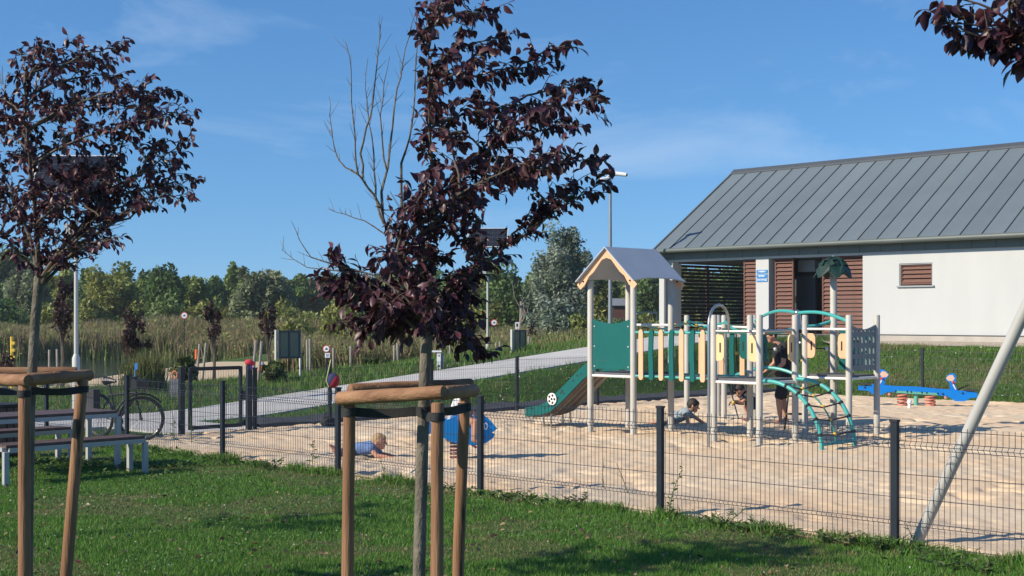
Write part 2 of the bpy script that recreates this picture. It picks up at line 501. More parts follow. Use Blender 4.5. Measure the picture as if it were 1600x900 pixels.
# ------------------------------------------------------------------ grass
GRASS = M_leaf('grass_blade', rough=.55, trans=.35, spec=.25)
rng = np.random.default_rng(11)
def palette(n, cols, rng, jit=0.18):
    cols = np.array(cols); k = rng.integers(0, len(cols), n)
    return np.clip(cols[k] * rng.uniform(1 - jit, 1 + jit, (n, 1)), 0, 1)
LAWN = [(0.0921, 0.2175, 0.0309), (0.1137, 0.2571, 0.0386), (0.0759, 0.1846, 0.0278), (0.1408, 0.2835, 0.0503)]
DRY = [(0.25, 0.21, 0.11), (0.20, 0.19, 0.085)]
def ab_of(X, Y):
    dx, dy = X - P0.x, Y - P0.y
    return dx * U.x + dy * U.y, dx * V.x + dy * V.y
def scatter(n, xr, yr, cond, rng, ypow=1.0):
    Y = yr[0] + (yr[1] - yr[0]) * rng.random(n) ** ypow
    X = rng.uniform(xr[0], xr[1], n) * Y
    a, b = ab_of(X, Y)
    k = cond(a, b, X, Y)
    return X[k], Y[k], a[k], b[k]
# lawn
X, Y, a, b = scatter(430000, (-.43, .43), (8.6, 22.5), lambda a, b, X, Y: (b < 0.05 + .12 * (vnoise(a / .3, b / .3, 8) - .4)) | ((a < -13.7) & (a > -15.8) & (b < 1.5)), rng, 1.25)
n = len(X)
dryf = sst((vnoise(X / 1.1, Y / .8, 21) * .65 + vnoise(X / .35, Y / .3, 22) * .35 - .53 + .05 * sst((-X - 1) / 2)) / .16)
k = rng.random(n) < .05 + dryf * .62
hgt = rng.uniform(.022, .05, n) * (1 - .45 * dryf) * (1 + .9 * sst((b + .45) / .5) * vnoise(a / .25, b / .25, 30) * 1.3)
col = palette(n, LAWN, rng); col[k] = palette(int(k.sum()), DRY, rng)
lawn = blades(np.stack([X, Y, np.zeros(n) - .002], 1), hgt, rng.uniform(.004, .008, n) * (1 + Y / 30), col, rng, lean=.8, segs=1)
# taller unmown fringe below the fence
m_ = 16000
aa = rng.uniform(-15.6, 2.0, m_); bb = rng.normal(-.06, .09, m_)
k = (vnoise(aa / .45, aa * 0, 33) > .34) & (bb < .16); aa, bb = aa[k], bb[k]
fx = P0.x + U.x * aa + V.x * bb; fy = P0.y + U.y * aa + V.y * bb; n = len(fx)
fr = blades(np.stack([fx, fy, np.zeros(n)], 1), rng.uniform(.035, .115, n) * (.45 + vnoise(aa / .4, bb, 34)), rng.uniform(.006, .011, n), palette(n, LAWN + [(0.14, 0.15, 0.05)], rng, .3), rng, lean=.7)
v, t, c = merge([lawn, fr])
tag(link('lawn_grass', fast_mesh('lawn_grass', v, t, GRASS, c)), 'short mown green grass in front of the wire fence', 'grass', kind='stuff')
# banks, verges
ROUGH = LAWN + [(0.13, 0.17, 0.055), (0.18, 0.19, 0.075)]
P_ = []
X, Y, a, b = scatter(150000, (-.42, .42), (21, 50), lambda a, b, X, Y: (a < -14.38) & (a > -15.85) & (b > 3.4) & (b < 26), rng)
n = len(X); P_.append(blades(np.stack([X, Y, height(X, Y) - .01], 1), rng.uniform(.05, .15, n) * (.5 + vnoise(X / .5, Y / .5, 40)), rng.uniform(.012, .024, n), palette(n, ROUGH, rng, .3), rng, lean=.9, segs=1))
X, Y, a, b = scatter(190000, (-.05, .43), (26, 50), lambda a, b, X, Y: (a > -15.2) & (a < 3) & (b > 19.32) & (b < 24.2), rng)
n = len(X); kd = rng.random(n) < .7 * sst((vnoise(X / 1.6, Y / 1.0, 41) - .52) / .15)
col = palette(n, ROUGH, rng, .3); col[kd] = palette(int(kd.sum()), DRY + [(0.26, 0.21, 0.12)], rng)
P_.append(blades(np.stack([X, Y, height(X, Y) - .01], 1), rng.uniform(.05, .14, n) * (.5 + vnoise(X / .6, Y / .6, 42)), rng.uniform(.014, .026, n), col, rng, lean=.9, segs=1))
X, Y, a, b = scatter(120000, (-.42, .12), (24, 62), lambda a, b, X, Y: (a < -18.55) & (a > -33), rng)
n = len(X); P_.append(blades(np.stack([X, Y, height(X, Y) - .01], 1), rng.uniform(.06, .2, n) * (.5 + vnoise(X / .9, Y / .9, 43)), rng.uniform(.015, .035, n), palette(n, ROUGH + DRY[:1], rng, .3), rng, lean=.8, segs=1))
v, t, c = merge(P_)
tag(link('bank_grass', fast_mesh('bank_grass', v, t, GRASS, c)), 'rough grass on the banks beside path and building', 'grass', kind='stuff')

# ------------------------------------------------------------------ reeds and tall weeds by the lake
def leaf_quads(C, size, rng, col, flat=0.4):
    n = len(C)
    d = rng.normal(size=(n, 3)); d /= np.linalg.norm(d, axis=1)[:, None]
    e = rng.normal(size=(n, 3)); e[:, 2] *= flat
    e -= d * (e * d).sum(1)[:, None]; e /= np.linalg.norm(e, axis=1)[:, None]
    s = (size * rng.uniform(.6, 1.4, n))[:, None]
    v = np.stack([C - d * s * .6, C + e * s * .35, C + d * s * .6, C - e * s * .35], 1)
    b = (np.arange(n) * 4)[:, None, None]
    t = (np.array([[0, 1, 2], [0, 2, 3]])[None] + b).reshape(-1, 3)
    return v.reshape(-1, 3), t, np.repeat(col, 4, 0)
REED = M_leaf('reed_blade', rough=.7, trans=.25, spec=.15)
GREEN_R = [(0.1785, 0.242, 0.068), (0.147, 0.22, 0.0638), (0.2205, 0.264, 0.085), (0.252, 0.253, 0.0935)]
PLUME = [(0.357, 0.25, 0.18), (0.315, 0.21, 0.153), (0.399, 0.29, 0.198), (0.294, 0.25, 0.126), (0.231, 0.25, 0.099)]
def reeds(name, n, xr, yr, cond, hr, w, label, pal=GREEN_R, tip=PLUME, tipfrac=.75, seed=1, leafn=0, leafs=.14):
    rg = np.random.default_rng(seed)
    X, Y, a, b = scatter(n, ((xr[0] - 800) / FPX, (xr[1] - 800) / FPX), yr, cond, rg)
    n = len(X); hh = rg.uniform(hr[0], hr[1], n) * (.62 + .5 * vnoise(X / 3, Y / 3, seed + 50) + .3 * vnoise(X / .8, Y / .8, seed + 51))
    col = palette(n, pal, rg, .3); tc = col.copy(); k = rg.random(n) < tipfrac; tc[k] = palette(int(k.sum()), tip, rg, .25)
    v, t, c = blades(np.stack([X, Y, np.maximum(height(X, Y), -.92) - .03], 1), hh, rg.uniform(.6, 1.4, n) * w, col, rg, lean=.38, tipcol=tc)
    if leafn:                                           # leafy growth between the stems
        k = rg.integers(0, n, leafn); q = np.stack([X[k], Y[k], np.maximum(height(X[k], Y[k]), -.92) + hh[k] * rg.uniform(.1, .92, leafn)], 1) + rg.normal(0, .12, (leafn, 3))
        patch = vnoise(X[k] / 2.2, Y[k] / 2.2, seed + 60); lc = palette(leafn, pal, rg, .3); b_ = patch > .55; lc[b_] = palette(int(b_.sum()), [(0.22, 0.26, 0.07), (0.16, 0.22, 0.06), (0.12, 0.18, 0.06)], rg, .3)
        v, t, c = merge([(v, t, c), leaf_quads(q, np.full(leafn, leafs), rg, lc, .7)])
    return tag(link(name, fast_mesh(name, v, t, REED, c)), label, 'reeds', kind='stuff')
reeds('lake_reeds', 60000, (-140, 560), (86, 97), lambda a, b, X, Y: (Y > 88.0 + 2 * vnoise(X / 4, X * 0, 6) - 6 * sst((X + 20) / 6)), (1.35, 1.95), .07, 'tall brown-plumed reeds along the far shore of the lake', seed=3, leafn=30000, leafs=.17)
reeds('meadow_weeds', 80000, (430, 960), (50, 78), lambda a, b, X, Y: (a < -33.2) & ((X > -13) | (Y > 58)) & (X > -17), (.55, 1.5), .042, 'tall green and brown weeds behind the footpath', pal=GREEN_R + [(0.16, 0.17, 0.07), (0.19, 0.16, 0.08)], tip=PLUME + [(0.15, 0.18, 0.07), (0.24, 0.19, 0.11)], tipfrac=.7, seed=4, leafn=60000, leafs=.10)
reeds('meadow_stalks', 50000, (560, 1100), (48, 120), lambda a, b, X, Y: (Y > 62) | (X > -3), (.5, 1.4), .06, 'rough meadow stalks beyond the tall weeds', pal=GREEN_R, tip=[(0.24, 0.21, 0.10), (0.17, 0.18, 0.07), (0.21, 0.16, 0.10)], tipfrac=.5, seed=5, leafn=45000, leafs=.12)

# ------------------------------------------------------------------ trees on the skyline
LEAFM = M_leaf('tree_leaf', rough=.5, trans=.32, spec=.3)
BARK = M('bark', (0.10, 0.085, 0.065), .9, .35, 9, bump=.6, bscale=40)
def crown_points(rng, c, r, n, nclump, clump=.34, cone=0.0, gap=0.0):
    """points of many leaf clumps spread through an ellipsoid crown"""
    K = nclump
    d = rng.normal(size=(K, 3)); d /= np.linalg.norm(d, axis=1)[:, None]
    rad = rng.uniform(.35, .95, K)[:, None]
    cc = d * rad
    if cone:
        tz = (cc[:, 2] + 1) / 2; cc[:, :2] *= (1 - cone * tz)[:, None]
    cr = clump * rng.uniform(.6, 1.25, K)
    k = rng.integers(0, K, n)
    q = rng.normal(size=(n, 3)); q /= np.linalg.norm(q, axis=1)[:, None]
    q *= (rng.random(n) ** .45)[:, None]
    pts = cc[k] + q * cr[k][:, None]
    return pts * np.array(r) + np.array(c), k, cc
def far_tree(name, px, ytop, d, wpx, cols, label, n=2600, ls=.42, ncl=30, cone=0., group='trees on the far skyline', low=.12, clump=.36, seed=None, cat='tree', flat=.6):
    rg = np.random.default_rng(seed if seed is not None else abs(int(px * 7 + d)))
    X = gx(px, d); zg = hz(X, d); top = PX(px, ytop, d).z
    H = top - zg
    rx = wpx / FPX * d * 1.12
    t = thing(name, (X, d, zg), label, cat, group)
    pts, k, cc = crown_points(rg, (X, d, zg + H * (.5 + low / 2)), (rx, rx * .9, H * (.5 - low / 2) * .96), n, ncl, clump, cone)
    cl = palette(ncl, cols, rg, .28)
    col = np.clip(cl[k] * rg.uniform(.8, 1.2, (n, 1)), 0, 1)
    v, tr, c = leaf_quads(pts, np.full(n, ls), rg, col, flat)
    o = link('crown', fast_mesh('crown', v - np.array((X, d, zg)), tr, LEAFM, c), t); tag(o, kind='stuff')
    m = MB(); r0 = max(.05, H * .022)
    m.tube([(X, d, zg - .1), (X + r0 * .4, d, zg + H * .3), (X - r0 * .5, d, zg + H * .6), (X, d, zg + H * .86)], [r0, r0 * .75, r0 * .45, r0 * .12], 6)
    ctr = np.array((X, d, zg + H * (.5 + low / 2)))
    for i in range(min(12, ncl)):
        e = cc[i] * np.array((rx, rx * .9, H * (.5 - low / 2))) + ctr
        s0 = Vector((X, d, zg + H * rg.uniform(.2, .5)))
        m.tube([s0, (s0 + Vector(e)) / 2 + Vector((0, 0, H * .03)), Vector(e)], [r0 * .42, r0 * .28, r0 * .08], 4)
    m.build('trunk', BARK, t)
    return t
DK = [(0.1025, 0.1715, 0.0486), (0.1366, 0.2183, 0.0583), (0.0888, 0.1497, 0.0535)]
OL = [(0.2353, 0.2652, 0.0706), (0.1937, 0.2325, 0.0632), (0.2768, 0.283, 0.0744)]
WI = [(0.2208, 0.2592, 0.144), (0.192, 0.2266, 0.1248), (0.2496, 0.2784, 0.1574)]
SI = [(0.207, 0.2587, 0.1811), (0.1466, 0.1898, 0.1242), (0.2674, 0.3105, 0.2329)]
YG = [(0.2304, 0.2496, 0.0672), (0.192, 0.2208, 0.0672)]
MID = [(0.1633, 0.2283, 0.0623), (0.2025, 0.2624, 0.0711), (0.1372, 0.194, 0.0578)]
T_ = [
 (-60, 392, 130, 60, DK, 'dark tall tree at the left edge behind the leftmost plum'),
 (14, 382, 150, 42, DK, 'dark tree whose top shows above the left stake frame tree fork'),
 (44, 402, 118, 34, WI, 'pale willow just left of the leftmost plum trunk'),
 (92, 418, 125, 30, OL, 'olive green tree between plum trunk and lamp pole'),
 (140, 425, 150, 28, DK, 'dark green tree behind the left lamp pole'),
 (176, 404, 112, 44, OL, 'broad olive tree right of the left lamp pole'),
 (226, 424, 120, 30, MID, 'low mid green tree between the olive and the dark tree'),
 (259, 416, 108, 34, DK, 'dark rounded tree above the lake reeds'),
 (302, 433, 114, 26, MID, 'low bushy green tree right of the dark rounded tree'),
 (334, 434, 135, 24, DK, 'small dark tree left of the slender poplar'),
 (366, 407, 140, 15, MID, 'slender upright poplar on the skyline'),
 (384, 432, 132, 22, MID, 'green tree tucked between poplar and willow'),
 (410, 399, 104, 44, WI, 'big pale grey-green willow left of the notice board'),
 (462, 430, 150, 38, DK, 'dark tree directly right of the pale willow'),
 (515, 426, 160, 40, DK, 'dark tree behind the bare plum twigs'),
 (560, 440, 110, 34, OL, 'yellowish bush-like tree behind the plum crown left half'),
 (610, 424, 150, 44, MID, 'green tree hidden behind the plum fork'),
 (668, 420, 160, 40, DK, 'dark tree directly behind the plum trunk fork'),
 (722, 428, 140, 36, MID, 'green tree left of the white solar lamp pole'),
 (752, 398, 120, 30, OL, 'feathery light tree behind the solar panel of the right lamp'),
 (796, 412, 96, 40, DK, 'dark low-branched tree right of the right lamp pole'),
 (838, 424, 130, 34, MID, 'tree between dark tree and silver poplar'),
 (938, 424, 110, 34, OL, 'tree behind the play tower left posts'),
 (985, 426, 135, 34, MID, 'tree seen through the play tower'),
 (1022, 414, 120, 36, DK, 'dark tree between play tower and white building'),
 (1075, 408, 130, 40, MID, 'tree seen through the slatted porch'),
 (1130, 412, 140, 40, DK, 'dark tree behind the slatted porch right part'),
]
for i, (px, yt, d, w, cols, lab) in enumerate(T_):
    far_tree('skyline_tree', px, yt, d, w, cols, lab, n=9500, ls=.0026 * d, ncl=44 + i % 9, cone=.55 if 'poplar' in lab else .1, clump=.30 if 'willow' in lab else .36)
far_tree('silver_poplar', 876, 346, 88, 56, SI, 'large silvery poplar standing left of the play tower roof', n=16000, ls=.19, ncl=80, cone=.35, clump=.26, low=.06)
far_tree('silver_poplar', 862, 455, 84, 34, SI, 'young silvery poplar shoots at the foot of the large poplar', n=2500, ls=.26, ncl=26, clump=.36, low=0)
# dead tree with bare limbs
t = thing('dead_tree', ground((gx(812, 92), 92)), 'pale dead tree with bare limbs beside the silver poplar', 'tree')
rg = random.Random(4)
base = ROOT[t]; m = MB()
m.tube([base, base + Vector((.1, 0, 2.0)), base + Vector((.1, 0, 3.2))], [.16, .12, .08], 6)
m.build('trunk', M('dead_wood', (0.26, 0.23, 0.19), .9, .2, 6), t)
for i in range(9):
    an = rg.uniform(0, 6.28); h0 = rg.uniform(1.6, 3.1); L = rg.uniform(.9, 1.7)
    s0 = base + Vector((.1, 0, h0)); m = MB()
    m.tube([s0, s0 + Vector((math.cos(an) * L * .4, math.sin(an) * L * .4, L * .5)), s0 + Vector((math.cos(an) * L * .55, math.sin(an) * L * .55, L * 1.15))], [.06, .04, .012], 5)
    m.build('limb', MATS['dead_wood'], t)
# hedge bushes in the middle distance
H_ = [(892, 498, 74, 22, DK, 'dark round bush at the foot of the silver poplar'), (955, 492, 80, 30, DK, 'dark hedge bush behind the play tower panel'),
      (1012, 478, 85, 26, OL, 'light green bush between tower posts and porch'), (760, 470, 88, 26, YG, 'yellow-green bush left of the dark low tree'),
      (700, 478, 86, 30, OL, 'olive bush behind the right side of the plum trunk'), (600, 462, 92, 40, YG, 'yellow-green bush behind the plum lower leaves'),
      (540, 468, 88, 38, OL, 'olive bush left of the plum stake frame'), (470, 474, 90, 40, YG, 'pale green bush above the notice board'),
      (640, 470, 95, 34, OL, 'olive bush hidden behind the plum trunk'), (840, 462, 98, 26, YG, 'sunlit bush between dark tree and poplar'),
      (325, 472, 105, 34, OL, 'olive thicket below the slender poplar'), (265, 470, 104, 36, MID, 'green thicket below the dark rounded tree'),
      (60, 470, 104, 40, OL, 'olive thicket behind the leftmost plum trunk'), (8, 462, 100, 34, DK, 'dark thicket at the left picture edge'), (150, 468, 106, 34, YG, 'pale thicket right of the left lamp pole'),
      (440, 466, 102, 30, OL, 'olive thicket right of the willow'), (210, 474, 108, 28, YG, 'pale green thicket beyond the purple lakeside shrub')]
H_ += [(455, 488, 66, 34, YG, 'yellow-green shrub behind the tall notice board'), (520, 492, 62, 30, OL, 'olive shrub above the round warning sign'), (575, 496, 60, 26, YG, 'yellow-green shrub left below the plum leaves'), (868, 492, 66, 26, SI, 'silvery shrub below the large poplar'), (735, 494, 64, 22, OL, 'olive shrub left of the right lamp pole'), (905, 486, 70, 26, OL, 'olive shrub left of the play tower')]
for px, yt, d, w, cols, lab in H_:
    far_tree('thicket_bush', px, yt, d, w, cols, lab, n=3200, ls=.0026 * d, ncl=26, low=-.1, clump=.42, group='bushes beyond the lake and meadow', cat='bush')
# the wooded ridge far behind, one mass
rg = np.random.default_rng(77)
n = 16000; wx = rg.uniform(-.46, .46, n) * 330; wy = rg.uniform(300, 360, n); top = 8.2 + 2.6 * vnoise(wx / 16, wx * 0, 61) + 1.5 * vnoise(wx / 5, wx * 0, 62)
wz = rg.random(n) ** .7 * top
col = palette(n, [(0.055, 0.085, 0.055), (0.068, 0.098, 0.058), (0.08, 0.11, 0.06)], rg, .25)
v, tr, c = leaf_quads(np.stack([wx, wy, wz], 1), np.full(n, 1.9), rg, col)
tag(link('far_woodland', fast_mesh('far_woodland', v, tr, LEAFM, c)), 'dark wooded ridge along the horizon', 'woodland', kind='stuff')

# thin summer haze round the whole place
hm = bpy.data.materials.new('haze_air'); hm.use_nodes = True
hn_ = hm.node_tree.nodes; hn_.remove(hn_['Principled BSDF'])
hv = hn_.new('ShaderNodeVolumePrincipled'); hv.inputs['Color'].default_value = (0.86, 0.92, 1.0, 1); hv.inputs['Density'].default_value = 0.0003; hv.inputs['Anisotropy'].default_value = 0.0
hm.node_tree.links.new(hv.outputs[0], hn_['Material Output'].inputs['Volume'])
m = MB(); m.para((-2300, -120, -2.8), (4600, 0, 0), (0, 6600, 0), (0, 0, 17.5))
tag(m.build('haze', hm, smooth=False), kind='stuff')
# ------------------------------------------------------------------ white building
WHITE = M('white_render', (0.495, 0.508, 0.505), .85, .035, 1.0, bump=.08, bscale=120, spec=.2, stretch=(1.6, 1.6, .35), detail=7)
PLINTH = M('plinth_concrete', (0.40, 0.37, 0.33), .9, .12, 2.5, bump=.2)
ROOFM = M('roof_metal', (0.13, 0.162, 0.182), .5, .06, 1.1, spec=.35)
_n, _l = ROOFM.node_tree.nodes, ROOFM.node_tree.links
_oi = _n.new('ShaderNodeObjectInfo'); _mr = _n.new('ShaderNodeMapRange'); _mr.inputs[3].default_value = .90; _mr.inputs[4].default_value = 1.06
_l.new(_oi.outputs['Random'], _mr.inputs[0])
_hv = _n.new('ShaderNodeHueSaturation'); _l.new(_mr.outputs[0], _hv.inputs['Value'])
_bc = _n['Principled BSDF'].inputs['Base Color']; _src = _bc.links[0].from_socket; _l.new(_src, _hv.inputs['Color']); _l.new(_hv.outputs[0], _bc)
FASC = M('fascia_metal', (0.115, 0.135, 0.125), .45, .08, 1.5, spec=.4)
SEAM = M('seam_metal', (0.06, 0.07, 0.08), .5, .05, 1)
BROWN = M('louvre_wood', (0.125, 0.050, 0.034), .6, .22, 5, stretch=(1, 1, 6), bump=.15)
DBROWN = M('slat_dark', (0.045, 0.022, 0.018), .65, .2, 4)
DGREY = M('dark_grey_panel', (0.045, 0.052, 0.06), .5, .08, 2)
PIPE = M('downpipe_grey', (0.13, 0.14, 0.15), .4, .06, 3, metal=.3)
def TX(x, w=0.0):
    r = (x - 800) / FPX
    ox, oy = W0.x + VB.x * w, W0.y + VB.y * w
    return (r * oy - ox) / (UB.x - r * UB.y)
def bbox(m, t0, t1, w0, w1, z0, z1, mi=0):
    m.para(B(t0, w0, z0), UB * (t1 - t0), VB * (w1 - w0), Z * (z1 - z0), mi)
BL = thing('service_building', B(8, 2, 1.3), 'long white single-storey building with grey metal roof and brown louvres', 'building')
Zb, Zt, TE = 1.41, 3.85, 19.5
t_w0, t_w1 = TX(1405), TX(1457)
tA0, tA1 = TX(1030), TX(1051)
tC0, tC1 = TX(1181), TX(1201)
tD = TX(1348)
m = MB()
bbox(m, tD, t_w0, 0, .3, Zb, Zt); bbox(m, t_w1, TE, 0, .3, Zb, Zt)
bbox(m, t_w0, t_w1, 0, .3, Zb, 2.83); bbox(m, t_w0, t_w1, 0, .3, 3.47, Zt)
bbox(m, tD, tD + .3, .3, 8.0, Zb, Zt); bbox(m, tD + .3, TE, 7.7, 8.0, Zb, Zt); bbox(m, TE - .3, TE, .3, 7.7, Zb, Zt)
m.build('wall', WHITE, BL, smooth=False)
m = MB(); bbox(m, tA0, tA1, 0, .45, Zb, Zt); m.build('corner_pier', WHITE, BL, smooth=False)
m = MB(); bbox(m, tC0, tC1, 0, .45, Zb, Zt); m.build('pier', WHITE, BL, smooth=False)
m = MB(); bbox(m, tA1, tC0, 0, .3, 3.76, Zt); m.build('lintel', WHITE, BL, smooth=False)
m = MB(); bbox(m, tC1, tD, 0, .3, 3.76, Zt); m.build('lintel', WHITE, BL, smooth=False)
m = MB(); bbox(m, tD - .02, TE, -.03, .3, .7, Zb); bbox(m, tA0 - .2, tD - .02, -.03, 8.1, .7, Zb - .04); m.build('plinth', PLINTH, BL, smooth=False)
m = MB(); bbox(m, tD, TE, -.045, .02, Zb - .012, Zb + .012); m.build('drip_edge', DGREY, BL, smooth=False)
# gable ends
m = MB(); pr = [(0.0, 0.0), (8.0, 0.0), (8.0, .2), (4.0, 2.75), (0.0, .2)]
m.prism(pr, B(TE - .15, 0, Zt), VB, Z, UB * .3); m.build('gable', WHITE, BL, smooth=False)
m = MB(); m.prism([(.3, 0.0), (7.9, 0.0), (7.9, .2), (4.0, 2.7), (.3, .35)], B(tA0 + .2, 0, Zt), VB, Z, UB * .25); m.build('gable', WHITE, BL, smooth=False)
# porch: ceiling, back screen, partition
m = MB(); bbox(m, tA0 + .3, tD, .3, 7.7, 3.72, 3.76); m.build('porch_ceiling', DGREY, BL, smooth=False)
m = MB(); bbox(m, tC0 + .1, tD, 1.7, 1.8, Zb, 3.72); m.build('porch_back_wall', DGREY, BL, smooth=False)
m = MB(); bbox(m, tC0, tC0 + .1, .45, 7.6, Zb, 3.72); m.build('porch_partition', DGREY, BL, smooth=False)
ws0, ws1, tS = .46, 4.6, tA0 + .06                 # slatted screen closing the gable side of the porch
scr = MB(); bbox(scr, tS - .03, tS + .03, 2.45, 2.56, Zb, 3.72); bbox(scr, tS - .03, tS + .03, ws0, ws1, Zb - .03, Zb + .02)
scr = scr.build('side_screen', DBROWN, BL, smooth=False)
sm = MB(); bbox(sm, -.012, .012, 0, ws1 - ws0, 0, .088)
sm = sm.mesh('side_slat', DBROWN, B(0, 0, 0), smooth=False)
z = Zb + .12
while z < 3.66:
    link('slat', sm, scr, B(tS + .045, ws0, z)); z += .123
m = MB(); bbox(m, tA0 + .1, tA0 + .22, 4.6, 7.8, Zb, 3.72); m.build('rear_side_wall', WHITE, BL, smooth=False)
# front louvres
def louvre(t0, t1, w, z0, z1, name, label=None, mat=BROWN):
    f = MB()
    bbox(f, t0, t0 + .05, w, w + .07, z0, z1); bbox(f, t1 - .05, t1, w, w + .07, z0, z1)
    bbox(f, t0 + .05, t1 - .05, w, w + .07, z1 - .05, z1); bbox(f, t0 + .05, t1 - .05, w, w + .07, z0, z0 + .05)
    fo = f.build(name, mat, BL, smooth=False)
    if label: fo['label'] = label
    s_ = MB()
    L = t1 - t0 - .102
    s_.para(B(0, .0, .0), UB * L, VB * .012 + Z * .0, VB * .062 + Z * .108)
    sme = s_.mesh('louvre_slat', mat, B(0, 0, 0), smooth=False)
    z = z0 + .06
    while z < z1 - .12:
        link('slat', sme, fo, B(t0 + .051, w - .005, z)); z += .126
    return fo
louvre(TX(1160), tC0, .06, Zb, 3.76, 'louvre_screen')
louvre(TX(1207), TX(1236), .12, Zb, 3.76, 'louvre_screen')
louvre(TX(1281), tD - .005, .12, Zb, 3.76, 'louvre_screen')
# louvred window with frame and sill
wo = louvre(t_w0 + .02, t_w1 - .02, .05, 2.86, 3.45, 'window')
m = MB(); bbox(m, t_w0 - .06, t_w1 + .06, -.06, .14, 2.785, 2.828); m.build('sill', M('sill_grey', (.30, .32, .34), .5, .05, 2), wo, smooth=False)
m = MB(); bbox(m, t_w0, t_w0 + .03, .02, .2, 2.835, 3.465); bbox(m, t_w1 - .03, t_w1, .02, .2, 2.835, 3.465); bbox(m, t_w0 + .03, t_w1 - .03, .02, .2, 3.435, 3.465); m.build('frame', M('sill_grey', ()), wo, smooth=False)
# dark door and duct over it
m = MB(); bbox(m, TX(1239, .9), TX(1274, .9), .9, .96, Zb, 3.22); dr = m.build('door', M('door_dark', (.040, .047, .055), .45, .06, 2), BL, smooth=False)
m = MB(); m.tube([B(TX(1243, .9), .86, 2.4), B(TX(1243, .9), .86, 2.6)], .015, 6); m.build('handle', PIPE, dr)
m = MB(); bbox(m, TX(1250, .8), TX(1276, .8), .7, 1.1, 3.34, 3.70); m.build('duct', M('duct_grey', (.20, .21, .22), .5, .05, 2), BL, smooth=False)
# roof
ze, zr, we, wr = 4.17, 7.09, -.36, 4.0
tL = -.42
sl = (VB * (wr - we) + Z * (zr - ze)); nrm = UB.cross(sl).normalized()
if nrm.z < 0: nrm = -nrm
m = MB(); m.para(B(tL, we, ze) - nrm * .10, UB * (TE + .4 - tL), sl, nrm * .09)
rf = m.build('roof', ROOFM, BL, smooth=False)
slb = (VB * -(wr - we) + Z * (zr - ze))
nb = slb.cross(UB).normalized(); nb = nb if nb.z > 0 else -nb
m = MB(); m.para(B(tL, 2 * wr - we, ze) - nb * .10, UB * (TE + .4 - tL), slb, nb * .10); m.build('rear_slope', ROOFM, rf, smooth=False)
SP = .65
pm = MB(); pm.para(B(0, we, ze), UB * (SP - .026), sl, nrm * .012)
pme = pm.mesh('roof_panel', ROOFM, B(0, we, ze), smooth=False)
qm = MB(); qm.para(B(0, we - .0, ze), UB * .022, sl, nrm * .036)
qme = qm.mesh('roof_seam', SEAM, B(0, we, ze), smooth=False)
t = tL
while t < TE:
    link('standing_seam', qme, rf, B(t, we, ze) - nrm * .008)
    link('roof_panel', pme, rf, B(t + .024, we, ze) - nrm * .008); t += SP
m = MB(); m.prism([(-.16, -.085), (0, .045), (.16, -.085), (.16, -.03), (0, .10), (-.16, -.03)], B((tL + TE + .4) / 2, wr, zr), VB, Z, UB * (TE + .44 - tL)); m.build('ridge_cap', SEAM, rf, smooth=False)
m = MB(); m.para(B(tL - .05, we - .02, ze) - nrm * .12, UB * .05, sl, nrm * .15); m.build('verge_trim', FASC, rf, smooth=False)
m = MB(); m.tube([B(tL - .02, we - .07, ze - .05), B(TE + .4, we - .07, ze - .05)], .075, 10); m.build('gutter', FASC, rf)
fm = MB(); bbox(fm, 0, .70, 0, .03, 0, .285); fme = fm.mesh('fascia_panel', FASC, B(0, 0, 0), smooth=False)
t = tA0 - .03
while t < TE:
    link('fascia_panel', fme, BL, B(t, -.065, 3.83)); t += .712
m = MB(); bbox(m, tA0 - .03, TE, -.30, -.03, 4.06, 4.085); m.build('soffit', FASC, BL, smooth=False)
m = MB(); p1 = TX(1037, -.2)
m.tube([B(p1, -.42, 4.10), B(p1, -.40, 3.98), B(p1, -.12, 3.78), B(p1, -.10, 3.6), B(p1, -.10, .9)], .055, 10); m.build('downpipe', PIPE, BL)
# three blue sign plates on the pier
SBLUE = M('sign_blue', (0.03, 0.22, 0.52), .4, .05, 3); SWHITE = M('sign_white', (.8, .82, .84), .5, .03, 3)
def zy(y, t, w=0):
    return HC - (y - HY) / FPX * B(t, w, 0).y
ts0, ts1 = TX(1182.6), TX(1199.5)
rs = random.Random(5)
for y0, y1, u0, u1 in ((422, 427.2, .18, .78), (428.8, 434.2, .18, .78), (435.5, 440.4, .05, .92)):
    m = MB(); bbox(m, ts0, ts1, -.02, -.004, zy(y1, ts0), zy(y0, ts0)); so = m.build('sign_plate', SBLUE, BL, smooth=False)
    m = MB(); zc = (zy(y0, ts0) + zy(y1, ts0)) / 2; W = ts1 - ts0; x = ts0 + W * u0
    while x < ts0 + W * u1:
        g = rs.uniform(.018, .034)
        bbox(m, x, x + g * .35, -.025, -.0215, zc - .022, zc + .022); bbox(m, x + g * .35, x + g, -.025, -.0215, zc + rs.choice((-.02, 0, .012)), zc + rs.choice((.02, .022)) + .004); x += g + .012
    m.build('lettering', SWHITE, so, smooth=False)['kind'] = 'stuff'
